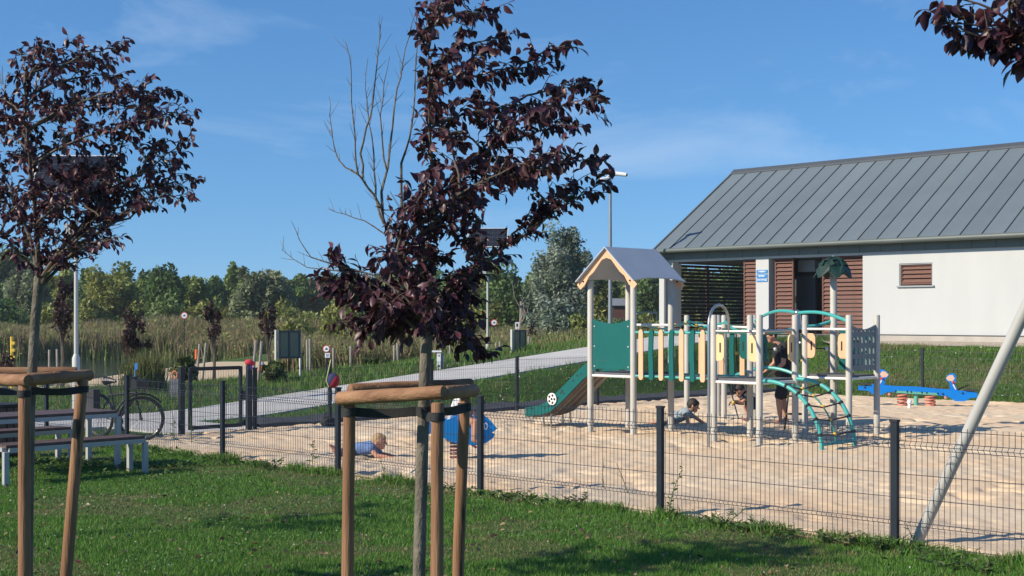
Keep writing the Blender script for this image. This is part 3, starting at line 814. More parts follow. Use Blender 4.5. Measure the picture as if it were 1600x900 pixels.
# camera mast beside the building
cm = thing('camera_mast', ground((gx(953.5, 44.5), 44.5)), 'slim grey mast with white security cameras left of the roof', 'mast')
b0 = ROOT[cm]; zt = PX(953, 275, 44.5).z
m = MB(); m.tube([b0, b0 + Z * 2.5, Vector((b0.x, b0.y, zt))], [.075, .06, .045], 10); m.build('pole', M('galv', (.30, .32, .34), .45, .06, 3, metal=.5), cm)
for dx, dz, sx in ((.32, .05, 1), (-.22, -.12, -1)):
    m = MB(); m.tube([Vector((b0.x, b0.y, zt - .05 + dz)), Vector((b0.x + dx * .5, b0.y - .05, zt + dz))], .025, 6)
    m.tube([Vector((b0.x + dx * .35, b0.y - .06, zt + .03 + dz)), Vector((b0.x + dx * 1.6, b0.y - .18, zt - .03 + dz))], [.075, .065], 10); o = m.build('camera', M('cam_white', (.75, .76, .77), .4, .03, 3), cm)
    m = MB(); m.tube([Vector((b0.x + dx * 1.6, b0.y - .18, zt - .03 + dz)), Vector((b0.x + dx * 1.66, b0.y - .19, zt - .034 + dz))], .05, 10); m.build('lens', DGREY, o)
m = MB(); m.box(Vector((b0.x, b0.y, zt + .06)), (.16, .16, .14)); m.build('junction_box', MATS['cam_white'], cm, smooth=False)

# ------------------------------------------------------------------ wire fences
ANTH = M('anthracite_paint', (0.013, 0.020, 0.030), .5, .15, 6, spec=.3)
WIRE = M('wire_paint', (0.022, 0.030, 0.046), .45, .1, 6)
def fence_run(root, p, q, n_wire, near=True, h=1.03, fold=True):
    """one welded panel between two posts"""
    p, q = Vector(p), Vector(q); d = (q - p); L = d.length; e = d.normalized(); nn = e.cross(Z)
    m = MB(); r = .0027
    prof = [(0.03, 0), (.19, 0), (.205, .02), (.222, 0), (.80, 0), (.835, 0), (.868, .03), (.90, 0), (h, 0)] if fold else [(.03, 0), (h, 0)]
    for i in range(n_wire):
        s = (i + .5) / n_wire * L
        base = p + e * s
        m.tube([base + Z * z + nn * o for z, o in prof], r, 4 if near else 3, caps=False)
    for z, o in ([(.035, 0), (.19, 0), (.222, 0), (.42, 0), (.62, 0), (.835, 0), (.868, .03), (.90, 0), (1.0, 0)] if fold else [(.04, 0), (.3, 0), (.6, 0), (.85, 0), (1.0, 0)]):
        m.tube([p + Z * z + nn * (o + .005) + (q - p) * 0, q + Z * z + nn * (o + .005)], r * 1.1, 4 if near else 3, caps=False)
    o = m.build('wire_panel', WIRE, root); o['kind'] = 'stuff'
    return o
def fence_post(root, p, h=1.06, w=.06, e=U):
    m = MB(); nn = e.cross(Z)
    m.box(Vector(p) + Z * (h / 2 - .2), (w, w * .8, h + .4), e, nn, Z)
    po = m.build('post', ANTH, root, smooth=False)
    m = MB(); m.box(Vector(p) + Z * (h + .008), (w + .012, w * .8 + .012, .02), e, nn, Z); m.build('cap', M('black_plastic', (.012, .013, .015), .5, .1, 5), po, smooth=False)
    m = MB()
    for z in (.25, .62, .95):
        m.box(Vector(p) + Z * z - nn * (w * .42), (w * .6, .012, .025), e, nn, Z)
    m.build('clamp', PIPE, po, smooth=False)
F1 = thing('wire_fence', S(-5, 0), 'long dark welded wire fence between lawn and sand', 'fence')
for i in range(-7, 3):
    if i > -7: pass
    fence_post(F1, S(2.5 * i, 0, 0))
for i in range(-7, 2):
    fence_run(F1, S(2.5 * i, .045), S(2.5 * (i + 1), .045), 50)
F2 = thing('wire_fence', S(-13.5, 6), 'wire fence along the left edge of the sand, beyond the gate', 'fence')
fb = [3.05, 4.65, 7.1, 9.45, 11.95, 14.45, 16.95, 19.4]
for b_ in fb:
    fence_post(F2, S(-13.6, b_, .0 if b_ < 6 else .06), e=V)
for b0_, b1_ in zip(fb[:-1], fb[1:]):
    fence_run(F2, S(-13.6, b0_, .0 if b0_ < 6 else .06), S(-13.6, b1_, .06), int((b1_ - b0_) / .05), near=False, fold=False)
F3 = thing('wire_fence', S(-6, 19.4), 'wire fence at the back of the sand below the building', 'fence')
for a_ in (-12.4, -9.9, -7.4, -4.9, -2.4):
    fence_post(F3, S(a_, 19.42, .12))
    if a_ < -2.5: fence_run(F3, S(a_, 19.42, .12), S(a_ + 2.5, 19.42, .12), 50, near=False, fold=False)
# gate in the left side
G = thing('garden_gate', S(-13.6, 2.3), 'dark metal framed mesh gate standing in the left fence', 'gate')
for b_ in (1.62, 3.05 - .12):
    m = MB(); m.box(S(-13.6, b_, .45), (.08, .08, 1.35), U, V, Z); m.build('gate_post', ANTH, G, smooth=False)
m = MB()
for b_ in (1.78, 2.76):
    m.box(S(-13.6, b_, .6), (.05, .045, 1.02), U, V, Z)
for z in (.12, 1.085):
    m.box(S(-13.6, 2.27, z), (.05, .935, .06), U, V, Z)
gf = m.build('leaf_frame', ANTH, G, smooth=False)
m = MB()
for i in range(19):
    m.tube([S(-13.6, 1.82 + i * .05, .15), S(-13.6, 1.82 + i * .05, 1.05)], .0027, 3, caps=False)
for z in (.3, .55, .8): m.tube([S(-13.6, 1.8, z), S(-13.6, 2.74, z)], .003, 3, caps=False)
m.build('wire_infill', WIRE, gf)['kind'] = 'stuff'
m = MB(); m.box(S(-13.57, 2.80, .62), (.05, .05, .14), U, V, Z); m.tube([S(-13.52, 2.80, .64), S(-13.52, 2.70, .64)], .011, 6); m.build('latch', MATS['black_plastic'], G)
m = MB(); fence_run(F1, S(-13.6, .06), S(-13.6, 1.58), 30, near=False, fold=False)
# ------------------------------------------------------------------ solar street lamps
LAMPW = M('lamp_white', (.50, .50, .47), .5, .05, 3); ALU = M('alu', (.72, .73, .74), .4, .04, 4, metal=.3)
CELL = M('solar_cell', (.016, .018, .026), .35, .3, 5, spec=.4); PBACK = M('panel_back', (.20, .21, .22), .7, .06, 3)
def lamp(d, px, label, yaw, hgt, pw=1.55, ph=.98, cells=(8, 4)):
    p = ground((gx(px, d), d)); t = thing('solar_lamp', p, label, 'street lamp', 'solar street lamps beside the path')
    zt = p.z + hgt
    m = MB(); m.tube([p, p + Z * 1.12, p + Z * 1.20], [.078, .078, .046], 14); m.build('base_shaft', LAMPW, t)
    m = MB(); m.tube([p + Z * 1.2, Vector((p.x, p.y, zt))], [.043, .036], 12); m.build('pole', LAMPW, t)
    ex = Vector((math.cos(yaw), math.sin(yaw), 0)); fw = Vector((math.sin(yaw), -math.cos(yaw), 0)); ey = (fw * -.66 + Z * .75).normalized(); nn = ex.cross(ey)
    c = Vector((p.x, p.y, zt + .22))
    m = MB(); m.box(c, (pw, ph, .035), ex, ey, nn); po = m.build('solar_panel', PBACK, t, smooth=False)
    m = MB()
    for s in (-1, 1):
        m.box(c + ex * s * (pw / 2 + .012), (.028, ph + .05, .05), ex, ey, nn); m.box(c + ey * s * (ph / 2 + .012), (pw, .028, .05), ex, ey, nn)
    m.build('panel_frame', ALU, po, smooth=False)
    cw, ch = pw / cells[0], ph / cells[1]
    cmh = MB(); cmh.box((0, 0, 0), (cw * .95, ch * .95, .006), ex, ey, nn); cme = cmh.mesh('solar_cell', CELL, smooth=False)
    for i in range(cells[0]):
        for j in range(cells[1]):
            link('solar_cell', cme, po, c + ex * (-pw / 2 + (i + .5) * cw) + ey * (-ph / 2 + (j + .5) * ch) + nn * .0205)
    m = MB(); m.tube([Vector((p.x, p.y, zt - .1)), c - nn * .03], .04, 8); m.tube([c - nn * .05 - ey * .3, c - nn * .05 + ey * .3], .02, 6); m.build('bracket', LAMPW, t)
    a0 = Vector((p.x, p.y, zt - .75)); a1 = a0 + Vector((.55, .1, .12))
    m = MB(); m.tube([a0, (a0 + a1) / 2 + Z * .03, a1], .028, 8); m.build('arm', LAMPW, t)
    m = MB(); m.tube([a1 - Vector((.1, 0, .0)), a1 + Vector((.12, .02, .01)), a1 + Vector((.36, .06, .0))], [.05, .10, .07], 10); m.build('lamp_head', M('lamp_head_grey', (.33, .34, .35), .5, .05, 3), t)
    m = MB(); m.box(Vector((p.x - .12, p.y - .02, zt - .95)), (.14, .2, .34)); m.build('control_box', LAMPW, t, smooth=False)
lamp(27.0, 119, 'white solar lamp pole behind the leftmost plum tree', .05, 4.55)
lamp(49.0, 762, 'white solar lamp pole between middle plum and silver poplar', -.06, 4.62, pw=1.4, ph=.9)

# ------------------------------------------------------------------ notice boards and signs
BOARD = M('board_olive', (.165, .185, .135), .5, .08, 2); BFRAME = M('board_frame', (.05, .06, .07), .5, .05, 2); PWHITE = M('post_white', (.75, .74, .72), .5, .04, 3)
def notice_board(xl, xr, ytop, ybot, yfoot, d, label, ddepth):
    pl = Vector((gx(xl, d), d, 0)); d2 = d + ddepth; pr = Vector((gx(xr, d2), d2, 0))
    zg = HC - (yfoot - HY) / FPX * d; zt = HC - (ytop - HY) / FPX * d; zb = HC - (ybot - HY) / FPX * d
    t = thing('notice_board', Vector((pl.x, pl.y, zg)), label, 'notice board', 'notice boards beside the footpath')
    for p, top in ((pl, zt + .04), (pr, zt + .02)):
        m = MB(); m.tube([Vector((p.x, p.y, min(zg, hz(p.x, p.y)) - .25)), Vector((p.x, p.y, top))], .03, 8); m.build('leg', PWHITE, t)
    e = (pr - pl); L = e.length; e.normalize(); nn = e.cross(Z); c = (pl + pr) / 2; c.z = (zt + zb) / 2
    m = MB(); m.box(c + nn * .045, (L - .08, .03, zt - zb), e, nn, Z); bo = m.build('board', BOARD, t, smooth=False)
    m = MB()
    for s in (-.5, -.02, .5): m.box(c + nn * .062 + e * s * (L - .13), (.05, .03, zt - zb - .05), e, nn, Z)
    for s in (-1, 1): m.box(c + nn * .062 + Z * s * ((zt - zb) / 2 - .0), (L - .06, .03, .05), e, nn, Z)
    m.build('frame', BFRAME, bo, smooth=False)
notice_board(431, 469, 518, 559, 612, 34.0, 'tall notice board on two white posts left of the cap', .55)
notice_board(799.5, 819.5, 517, 549, 561, 37.0, 'small notice board on two white posts left of the slide', .7)
# round prohibition sign on a thin post, left of the plum stake frame
RED = M('sign_red', (.55, .06, .04), .45, .05, 3); BLACK = M('matt_black', (.012, .012, .014), .7, .1, 4)
def round_sign(px, py, d, r, label, plate=True, foot=None, pic=True):
    c = PX(px, py, d); g = ground((c.x, c.y)); t = thing('round_sign', g, label, 'sign', 'round red-rimmed signs')
    m = MB(); m.tube([g - Z * .1, c + Vector((0, .03, -r if plate else 0))], .022, 6); m.build('post', BLACK, t)
    def disc(rr, off, th=.006, n=20):
        m = MB(); m.tube([c + Vector((0, -off, 0)), c + Vector((0, -off - th, 0))], rr, n); return m
    disc(r, 0, .01).build('red_rim', RED, t, smooth=False)
    disc(r * .78, .011).build('white_field', SWHITE, t, smooth=False)
    if pic:
        m = MB(); m.prism([(-.5, -.25), (-.1, -.3), (.45, -.2), (.5, .1), (.2, .15), (.1, .38), (-.12, .3), (-.2, .02), (-.5, .0)], c + Vector((0, -.0205, 0)), Vector((r * .75, 0, 0)), Z * r * .75, Vector((0, .004, 0))); m.build('pictogram', BLACK, t, smooth=False)
    if plate:
        m = MB(); m.box(c + Vector((r * .25, -.002, -r * 1.75)), (r * 1.3, .012, r * 1.25)); po = m.build('text_plate', SWHITE, t, smooth=False)
        m = MB()
        for k in range(3): m.box(c + Vector((r * .25, -.0105, -r * (1.45 + .3 * k))), (r * (.9 - .15 * k), .004, r * .09))
        m.build('lettering', BLACK, po, smooth=False)['kind'] = 'stuff'
round_sign(510, 545, 31, .085, 'round warning sign with white plate above the hung cap')
round_sign(288, 493, 84, .22, 'tiny round sign across the lake above the reeds', False)
round_sign(772, 504, 70, .17, 'round sign in the weeds just right of the lamp pole', False)
c = PX(808, 509, 68); g = ground((c.x, c.y)); t = thing('small_sign', g, 'small white rectangular sign in the weeds left of the notice board', 'sign')
m = MB(); m.tube([g - Z * .1, c + Vector((0, .03, 0))], .025, 6); m.build('post', BLACK, t)
m = MB(); m.box(c, (.2, .012, .36)); m.build('plate', SWHITE, t, smooth=False)
m = MB(); m.box(c + Vector((0, -.0085, .03)), (.09, .004, .16)); m.build('pictogram', BLACK, t, smooth=False)
# dog waste dispenser
d = 33.2; p = ground((gx(686, d), d)); t = thing('bag_dispenser', p, 'white and grey bag dispenser post beside the path right of the plum trunk', 'dispenser')
zt, zb = HC - (549 - HY) / FPX * d, HC - (578 - HY) / FPX * d
m = MB(); m.box(Vector((p.x + .04, p.y + .06, (zt + zb) / 2 - .02)), (.17, .12, zt - zb - .06)); m.tube([p - Z * .1, Vector((p.x + .04, p.y + .06, zb + .05))], .04, 8); m.build('bin_body', M('bin_greyblue', (.12, .15, .17), .5, .06, 3), t, smooth=False)
m = MB(); m.box(Vector((p.x - .005, p.y - .015, (zt + zb) / 2 - .03)), (.095, .02, zt - zb - .02)); fo = m.build('front_plate', SWHITE, t, smooth=False)
m = MB(); m.box(Vector((p.x - .09, p.y + .03, zt - .0)), (.30, .16, .035)); m.build('top_plate', SWHITE, t, smooth=False)
m = MB(); m.tube([Vector((p.x - .005, p.y - .028, zt - .1)), Vector((p.x - .005, p.y - .032, zt - .1))], .022, 12); m.build('emblem', M('emblem_orange', (.45, .2, .05), .5, .05, 3), fo, smooth=False)
m = MB(); m.box(Vector((p.x - .005, p.y - .028, zb + .10)), (.045, .004, .04)); m.build('bag_slot', BLACK, fo, smooth=False)
# grey slatted board with an orange ring on top
d = 30.5; p = ground((gx(276, d), d)); t = thing('grey_board', p, 'low grey panel board with orange-pink ring on its top edge', 'board')
m = MB(); m.box(PX(276.5, 610, d), (.33, .03, .53)); m.build('panel', M('grey_sheet', (.20, .20, .215), .6, .06, 3), t, smooth=False)
m = MB(); c = PX(273, 586, d)
m.tube([c + Vector((.055 * math.cos(a_), 0, .085 * math.sin(a_))) for a_ in np.linspace(0, 2 * math.pi, 15)], .022, 6, caps=False); m.build('ring', M('ring_orange', (.55, .20, .11), .6, .1, 4), t)
m = MB(); m.tube([p - Z * .1, PX(276.5, 626, d)], .03, 6); m.build('post', BLACK, t)

# ------------------------------------------------------------------ picnic table, benches, litter bin
STEEL = M('bench_steel', (.42, .42, .41), .5, .06, 4, metal=.2); PLANK = M('bench_plank', (.095, .056, .042), .6, .25, 4, stretch=(3, 3, 3), bump=.15)
def bench(name, p, L, D, H, label, cat, nplank, th=.035):
    """p: right front foot corner; runs along -V, depth along -U"""
    ex, ey = -V, -U
    c = p + ex * L / 2 + ey * D / 2
    t = thing(name, c, label, cat, None)
    for i, s in enumerate((0, L)):
        for dd in (0, D):
            m = MB(); m.box(p + ex * (s + (.03 if s == 0 else -.03)) + ey * (dd + (.03 if dd == 0 else -.03)) + Z * (H / 2 - .06), (.06, .06, H + .05), ex, ey, Z); m.build('leg', STEEL, t, smooth=False)
        m = MB(); m.box(p + ex * (s + (.03 if s == 0 else -.03)) + ey * D / 2 + Z * (H - .012), (.0605, D - .121, .045), ex, ey, Z); m.build('end_rail', STEEL, t, smooth=False)
    for dd in (.018, D - .018):
        m = MB(); m.box(p + ex * L / 2 + ey * dd + Z * (H - .022), (L - .122, .034, .05), ex, ey, Z); m.build('side_rail', STEEL, t, smooth=False)
    w = (D - .05) / nplank
    pm = MB(); pm.box((0, 0, 0), (L - .07, w - .008, th), ex, ey, Z); me = pm.mesh('plank', PLANK, smooth=False)
    for k in range(nplank):
        link('plank', me, t, p + ex * L / 2 + ey * (.025 + w * (k + .5)) + Z * (H + th / 2 + .004))
    return t
bench('bench', Vector((-4.50, 16.90, 0)), 1.85, .42, .43, 'front backless bench with brown planks nearest the lawn', 'bench', 4)
bench('picnic_table', Vector((-5.02, 17.52, 0)), 1.85, .80, .70, 'brown planked picnic table with pale metal frame', 'table', 7)
bench('bench', Vector((-5.86, 18.28, 0)), 1.85, .42, .43, 'rear backless bench behind the picnic table', 'bench', 4)
# litter bin with brown slats
p = Vector((gx(4, 18.9), 18.9, 0)); t = thing('litter_bin', p, 'dark brown slatted litter bin at the left picture edge', 'litter bin')
m = MB(); m.tube([p, p + Z * .7], .21, 16); m.build('liner', BLACK, t)
sm_ = MB(); sm_.box((0, 0, 0), (.075, .02, .62)); 
for k in range(16):
    an = 2 * math.pi * k / 16; e = Vector((-math.sin(an), math.cos(an), 0)); nn = Vector((math.cos(an), math.sin(an), 0))
    m = MB(); m.box(p + nn * .235 + Z * .37, (.078, .022, .64), e, nn, Z); m.build('slat', PLANK, t, smooth=False)
m = MB(); m.tube([p + Z * .70, p + Z * .74], .26, 18); m.build('lid_ring', BLACK, t)

# ------------------------------------------------------------------ bicycle leaning behind the fence
BK = M('bike_black', (.014, .015, .018), .45, .15, 6); RIM = M('bike_rim', (.10, .105, .11), .35, .1, 5, metal=.6)
f_ = S(-13.15, .62); r_ = S(-14.20, .50)
bt = thing('bicycle', (f_ + r_) / 2, 'black bicycle with rear pannier leaning behind the fence', 'bicycle')
bd = (f_ - r_).normalized(); side = bd.cross(Z)
def wheel(c, dirv, name='wheel'):
    e = Vector(dirv).normalized(); rr = .335
    ring = lambda r: [c + e * r * math.cos(a_) + Z * r * math.sin(a_) for a_ in np.linspace(0, 2 * math.pi, 37)]
    m = MB(); m.tube(ring(rr), .021, 7, caps=False); w = m.build(name, BK, bt)
    m = MB(); m.tube(ring(rr - .028), .011, 5, caps=False); m.build('rim', RIM, w)
    m = MB(); sd = e.cross(Z)
    for k in range(24):
        a_ = 2 * math.pi * k / 24
        m.tube([c + sd * (.03 if k % 2 else -.03), c + (e * math.cos(a_) + Z * math.sin(a_)) * (rr - .03)], .0016, 3, caps=False)
    m.build('spokes', RIM, w)['kind'] = 'stuff'
    m = MB(); m.tube([c - sd * .05, c + sd * .05], .022, 8); m.build('hub', RIM, w)
cf, cr = f_ + Z * .36, r_ + Z * .36
wheel(cf, (1, .22, 0)); wheel(cr, bd)
bbk = r_ + bd * .44 + Z * .29; seat = r_ + bd * .26 + Z * .90; head = f_ - bd * .16 + Z * .86; headl = f_ - bd * .12 + Z * .70
m = MB()
for a_, b_, rr in ((bbk, seat - Z * .08, .017), (bbk, headl, .021), (seat - Z * .2, headl + Z * .06, .018), (headl, head, .02), (bbk, cr, .011), (seat - Z * .2, cr, .010)):
    m.tube([a_, b_], rr, 8)
m.build('frame', BK, bt)
m = MB(); sw = Vector((1, .22, 0)).normalized().cross(Z)
for s in (-1, 1): m.tube([headl - Z * .02 + sw * .045 * s, cf + sw * .05 * s], .013, 6)
m.tube([headl - Z * .02 - sw * .06, headl - Z * .02 + sw * .06], .016, 6); m.build('fork', BK, bt)
m = MB(); hb = head + Z * .14; m.tube([head, hb + bd * .03], .015, 6); m.tube([hb - sw * .30 - bd * .08, hb - sw * .12, hb + sw * .12, hb + sw * .30 - bd * .08], .013, 6); m.build('handlebar', BK, bt)
m = MB(); m.tube([seat - bd * .12 + Z * .02, seat + Z * .03, seat + bd * .15 + Z * .02], [.07, .05, .02], 8); m.tube([seat, seat - Z * .1], .014, 6); m.build('saddle', BK, bt)
m = MB(); m.box(r_ - bd * .02 + side * .15 + Z * .62, (.30, .12, .34), bd, side, Z); m.build('pannier', M('pannier_grey', (.055, .057, .065), .8, .2, 4, bump=.2), bt)
m = MB(); m.box(hb + bd * .1 - Z * .10, (.16, .2, .15), bd, side, Z); m.build('handlebar_bag', BK, bt)
m = MB(); m.tube([bbk - side * .05, bbk - side * .056], .09, 18); m.build('chainring', RIM, bt, smooth=False)
for s in (1, -1):
    m = MB(); m.tube([bbk + side * .05 * s, bbk + side * .07 * s + (bd * .10 - Z * .12) * s], .010, 5); m.box(bbk + side * .11 * s + (bd * .10 - Z * .12) * s, (.09, .08, .02), bd, side, Z); m.build('crank', RIM, bt)
m = MB()
m.tube([cf + (Vector((1, .22, 0)).normalized() * math.cos(a_) + Z * math.sin(a_)) * .385 for a_ in np.linspace(.7, 2.9, 12)], .018, 5); m.build('mudguard', BK, bt)
m = MB(); m.box(hb + Z * .17 + Vector((.02, 0, 0)), (.045, .012, .10)); m.tube([hb, hb + Z * .12], .008, 5); m.build('phone_mount', M('phone_blue', (.08, .25, .6), .3, .05, 3), bt, smooth=False)

# ------------------------------------------------------------------ things hung on posts
def blob(pts_r, name, mats, parent=None, loc=None):
    m = MB()
    for c, r, sc in pts_r: m.ball(c, r, 14, 9, sc)
    return m.build(name, mats, parent, loc)
pp = PX(520.5, 594, 16.75); t = thing('sun_cap', pp, 'red and blue cloth cap hung on a fence post', 'cap')
NAVY = M('cloth_navy', (.025, .03, .10), .85, .15, 8); CRED = M('cloth_red', (.50, .03, .05), .8, .12, 8)
def half_ball(c, r, sc, a0, a1, n=12, mrows=9):
    m = MB(); vs, fs = [], []
    for i in range(mrows + 1):
        ph = -math.pi / 2 + math.pi * i / mrows
        for j in range(n + 1):
            th = a0 + (a1 - a0) * j / n
            vs.append(Vector(c) + Vector((r * sc[0] * math.cos(th) * math.cos(ph), r * sc[1] * math.sin(ph), r * sc[2] * math.sin(th) * math.cos(ph))))
    for i in range(mrows):
        for j in range(n):
            a_ = i * (n + 1) + j; fs.append((a_, a_ + 1, a_ + n + 2, a_ + n + 1))
    m.add(vs, fs); return m
cc_ = pp + Vector((.01, -.08, 0))
half_ball(cc_, .095, (.8, .55, 1.0), R(55), R(235)).build('crown_panel', NAVY, t)['label'] = 'navy blue half of the cap'
half_ball(cc_, .0955, (.85, .56, .98), R(-125), R(55)).build('crown_panel', CRED, t)['label'] = 'red half of the cap'
m = MB(); m.tube([cc_ + Vector((-.03, .02, .25)), cc_ + Vector((-.055, -.02, .12)), cc_ + Vector((-.08, -.02, .0)), cc_ + Vector((-.05, -.02, -.08))], .007, 5); m.build('cord', M('cord_lime', (.45, .50, .18), .6, .1, 4), t)
pp = S(-13.6, 2.93, 1.15); t = thing('red_bundle', pp, 'small red cloth bundle lying on the gate post', 'cloth')
blob([(pp + Vector((0, 0, .02)), .075, (1, .8, .7)), (pp + Vector((.05, 0, .0)), .05, (1, .8, .8))], 'cloth', CRED, t)
blob([(pp + Vector((.03, -.02, -.07)), .035, (.8, .7, 1.2))], 'trim', M('cloth_violet', (.12, .08, .35), .8, .1, 6), t)
pp = ground(S(-13.2, 4.3)) ; t = thing('dark_bag', pp, 'small dark bag left on the sand beside the fence', 'bag')
blob([(pp + Z * .1, .13, (1.1, .8, .8)), (pp + Vector((.1, 0, .07)), .09, (1, .8, .8))], 'body', M('bag_dark', (.02, .022, .026), .8, .2, 6), t)
m = MB(); m.tube([pp + Vector((-.07, -.05, .16)), pp + Vector((-.03, -.06, .27)), pp + Vector((.04, -.05, .26)), pp + Vector((.07, -.05, .15))], .010, 5); m.build('handle', BLACK, t)

# ------------------------------------------------------------------ lakeside posts and floats
YEL = M('paint_yellow', (.70, .50, .05), .5, .1, 5); ORG = M('paint_orange', (.65, .13, .03), .5, .1, 5)
d = 47; p = ground((gx(18.5, d), d)); t = thing('yellow_post', p, 'slim yellow post standing on the lake beach', 'post')
m = MB(); m.tube([p - Z * .2, Vector((p.x, p.y, PX(0, 526, d).z))], .055, 8); m.build('shaft', YEL, t)
for yy in (536, 547, 558):
    m = MB(); m.box(Vector((p.x + .06, p.y - .02, PX(0, yy, d).z)), (.10, .08, .10)); m.build('bracket', YEL, t, smooth=False)
d = 44; p = ground((gx(307.5, d), d)); t = thing('orange_marker', p, 'orange marker stick beside leaning stakes left of the gate', 'marker')
m = MB(); m.tube([p - Z * .2, Vector((p.x, p.y, PX(0, 552, d).z))], .02, 6); m.build('stick', M('stake_grey', (.30, .27, .23), .9, .2, 7), t)
m = MB(); m.tube([Vector((p.x, p.y, PX(0, 561, d).z)), Vector((p.x, p.y, PX(0, 546, d).z))], .065, 10); m.build('marker_head', ORG, t)
d = 36; p = ground((gx(407, d), d)); t = thing('traffic_cone', p, 'orange and white cone behind the right gate post', 'cone')
c = PX(409, 572, d); m = MB(); m.tube([c - Z * .12, c + Z * .16], [.12, .03], 10); m.build('cone_body', ORG, t)
m = MB(); m.tube([c + Z * .04, c + Z * .12], [.072, .05], 10); m.build('white_band', SWHITE, t)
m = MB(); m.tube([p - Z * .1, c - Z * .1], .03, 6); m.build('stand', MATS['stake_grey'], t)
ORD = 'first second third fourth fifth sixth seventh eighth ninth tenth eleventh'.split()
for i in range(11):
    x = 2 + i * 12.4 + 2 * math.sin(i * 2.1); d = 59.0; c = Vector((gx(x, d), d, -.85))
    m = MB(); m.ball(c, .13, 10, 7, (1.25, .9, .8)); m.tube([c - Vector((.2, 0, .0)), c + Vector((.2, 0, 0))], .03, 5)
    o = m.build('float', YEL, loc=c); tag(o, ORD[i] + ' yellow float from the left picture edge on the lake rope', 'float', 'yellow floats strung along the beach')
m = MB(); m.tube([Vector((gx(-70, 59), 59, -.87)), Vector((gx(150, 59), 59, -.87))], .012, 4)
tag(m.build('float_rope', MATS['stake_grey'], loc=Vector((gx(40, 59), 59, -.87))), 'thin rope joining the yellow floats on the lake', 'rope')

# ------------------------------------------------------------------ hut far behind the tower, timber rail
d = 96; zg = hz(gx(966, d), d)
hx0, hx1 = gx(955, d), gx(979, d); t = thing('garden_hut', Vector(((hx0 + hx1) / 2, d, zg)), 'small brown hut with grey roof seen through the play tower', 'hut')
ztop, zev = PX(0, 466, d).z, PX(0, 476, d).z; zb_ = min(zg, PX(0, 490, d).z) - .2
m = MB(); m.para((hx0, d, zb_), (hx1 - hx0, 0, 0), (0, 1.6, 0), (0, 0, zev - zb_)); m.build('wall', M('hut_brown', (.10, .045, .035), .8, .15, 3), t, smooth=False)
m = MB(); m.add([(hx0 - .12, d - .15, zev - .03), (hx1 + .12, d - .15, zev - .03), (hx1 + .02, d + .8, ztop), (hx0 + .02, d + .8, ztop), (hx1 + .12, d + 1.8, zev - .03), (hx0 - .12, d + 1.8, zev - .03), (hx0 - .12, d - .15, zev - .09), (hx1 + .12, d - .15, zev - .09)], [(0, 1, 2, 3), (3, 2, 4, 5), (0, 3, 5), (1, 4, 2), (6, 7, 1, 0)]); m.build('roof', M('hut_roof', (.17, .19, .21), .6, .1, 2), t, smooth=False)
t = thing('timber_rail', ground((gx(1010, 90), 90)), 'low timber rail in the meadow right of the hut', 'railing')
m = MB(); m.box(PX(1009, 488.5, 90), (1.6, .08, .14)); m.build('rail', M('rail_wood', (.42, .36, .27), .8, .15, 3), t, smooth=False)
for x in (992, 1009, 1026):
    g = ground((gx(x, 90), 90)); m = MB(); m.tube([g - Z * .1, PX(x, 487, 90.08)], .05, 6); m.build('post', MATS['rail_wood'], t)
# ------------------------------------------------------------------ play structure
PGREY = M('post_paint', (.45, .435, .39), .5, .10, 2.5, spec=.3, detail=8)
TEAL = M('panel_green', (.002, .105, .098), .55, .10, 2.2, spec=.25, detail=7)
TURQ = M('tube_turquoise', (.055, .36, .335), .4, .06, 4, spec=.4)
PEACH = M('panel_peach', (.72, .42, .24), .55, .06, 4)
CREAM = M('panel_cream', (.72, .52, .27), .55, .06, 4)
RGREY = M('roof_panel_grey', (.36, .40, .46), .5, .05, 3)
PANELG = M('panel_grey', (.15, .175, .195), .5, .05, 3)
DECK = M('deck_grey', (.11, .11, .115), .7, .12, 9, bump=.2)
STEELP = M('stainless', (.42, .42, .40), .32, .06, 5, metal=.85)
ROPE = M('rope_black', (.02, .02, .022), .8, .2, 20)
BALLY = M('connector_yellow', (.60, .38, .06), .5, .1, 5)
WBAR = M('bar_white', (.70, .70, .68), .45, .04, 4)
SLIDE = M('slide_steel', (.23, .20, .175), .38, .10, 2.5, metal=.75)
PS = thing('play_structure', S(-7.5, 8), 'large play structure with roofed tower, slide, plank bridge and climbing arch', 'playground')
def post(a, b, z1, r=.052, mat=PGREY):
    m = MB(); m.tube([S(a, b, -.3), S(a, b, z1 - .015), S(a, b, z1)], [r, r, r * .8], 14); return m.build('post', mat, PS)
A0, A1, B0_, B1_ = -9.22, -8.30, 6.69, 7.68            # tower
C0, C1, D0, D1 = -6.68, -5.85, 6.65, 7.62              # platform behind the pole
E0, E1, G0, G1 = -6.48, -5.67, 8.90, 9.78              # far platform
for a, b in ((A0, B0_), (A1, B0_), (A0, B1_), (A1, B1_)): post(a, b, 2.55)
for a, b in ((C0, D0), (C1, D0), (C0, D1), (C1, D1), (E0, G0), (E1, G0), (E1, G1)): post(a, b, 1.97)
post(E0, G1, 2.84, .058)
for a, b in ((-10.1, 10.5), (-9.8, 11.1), (-9.2, 10.45), (-8.56, 10.5)): post(a, b, 1.97)
def platform(a0, a1, b0, b1, z=1.0):
    m = MB(); m.para(S(a0 + .02, b0 + .02, z - .035), U * (a1 - a0 - .04), V * (b1 - b0 - .04), Z * .035); p = m.build('platform', DECK, PS, smooth=False)
    for q0, q1 in (((a0, b0), (a1, b0)), ((a1, b0), (a1, b1)), ((a1, b1), (a0, b1)), ((a0, b1), (a0, b0))):
        m = MB(); m.tube([S(*q0, z - .055), S(*q1, z - .055)], .022, 8); m.build('edge_bar', WBAR, p)
    return p
platform(A0, A1, B0_, B1_, 1.02); platform(C0, C1, D0, D1); platform(E0, E1, G0, G1)
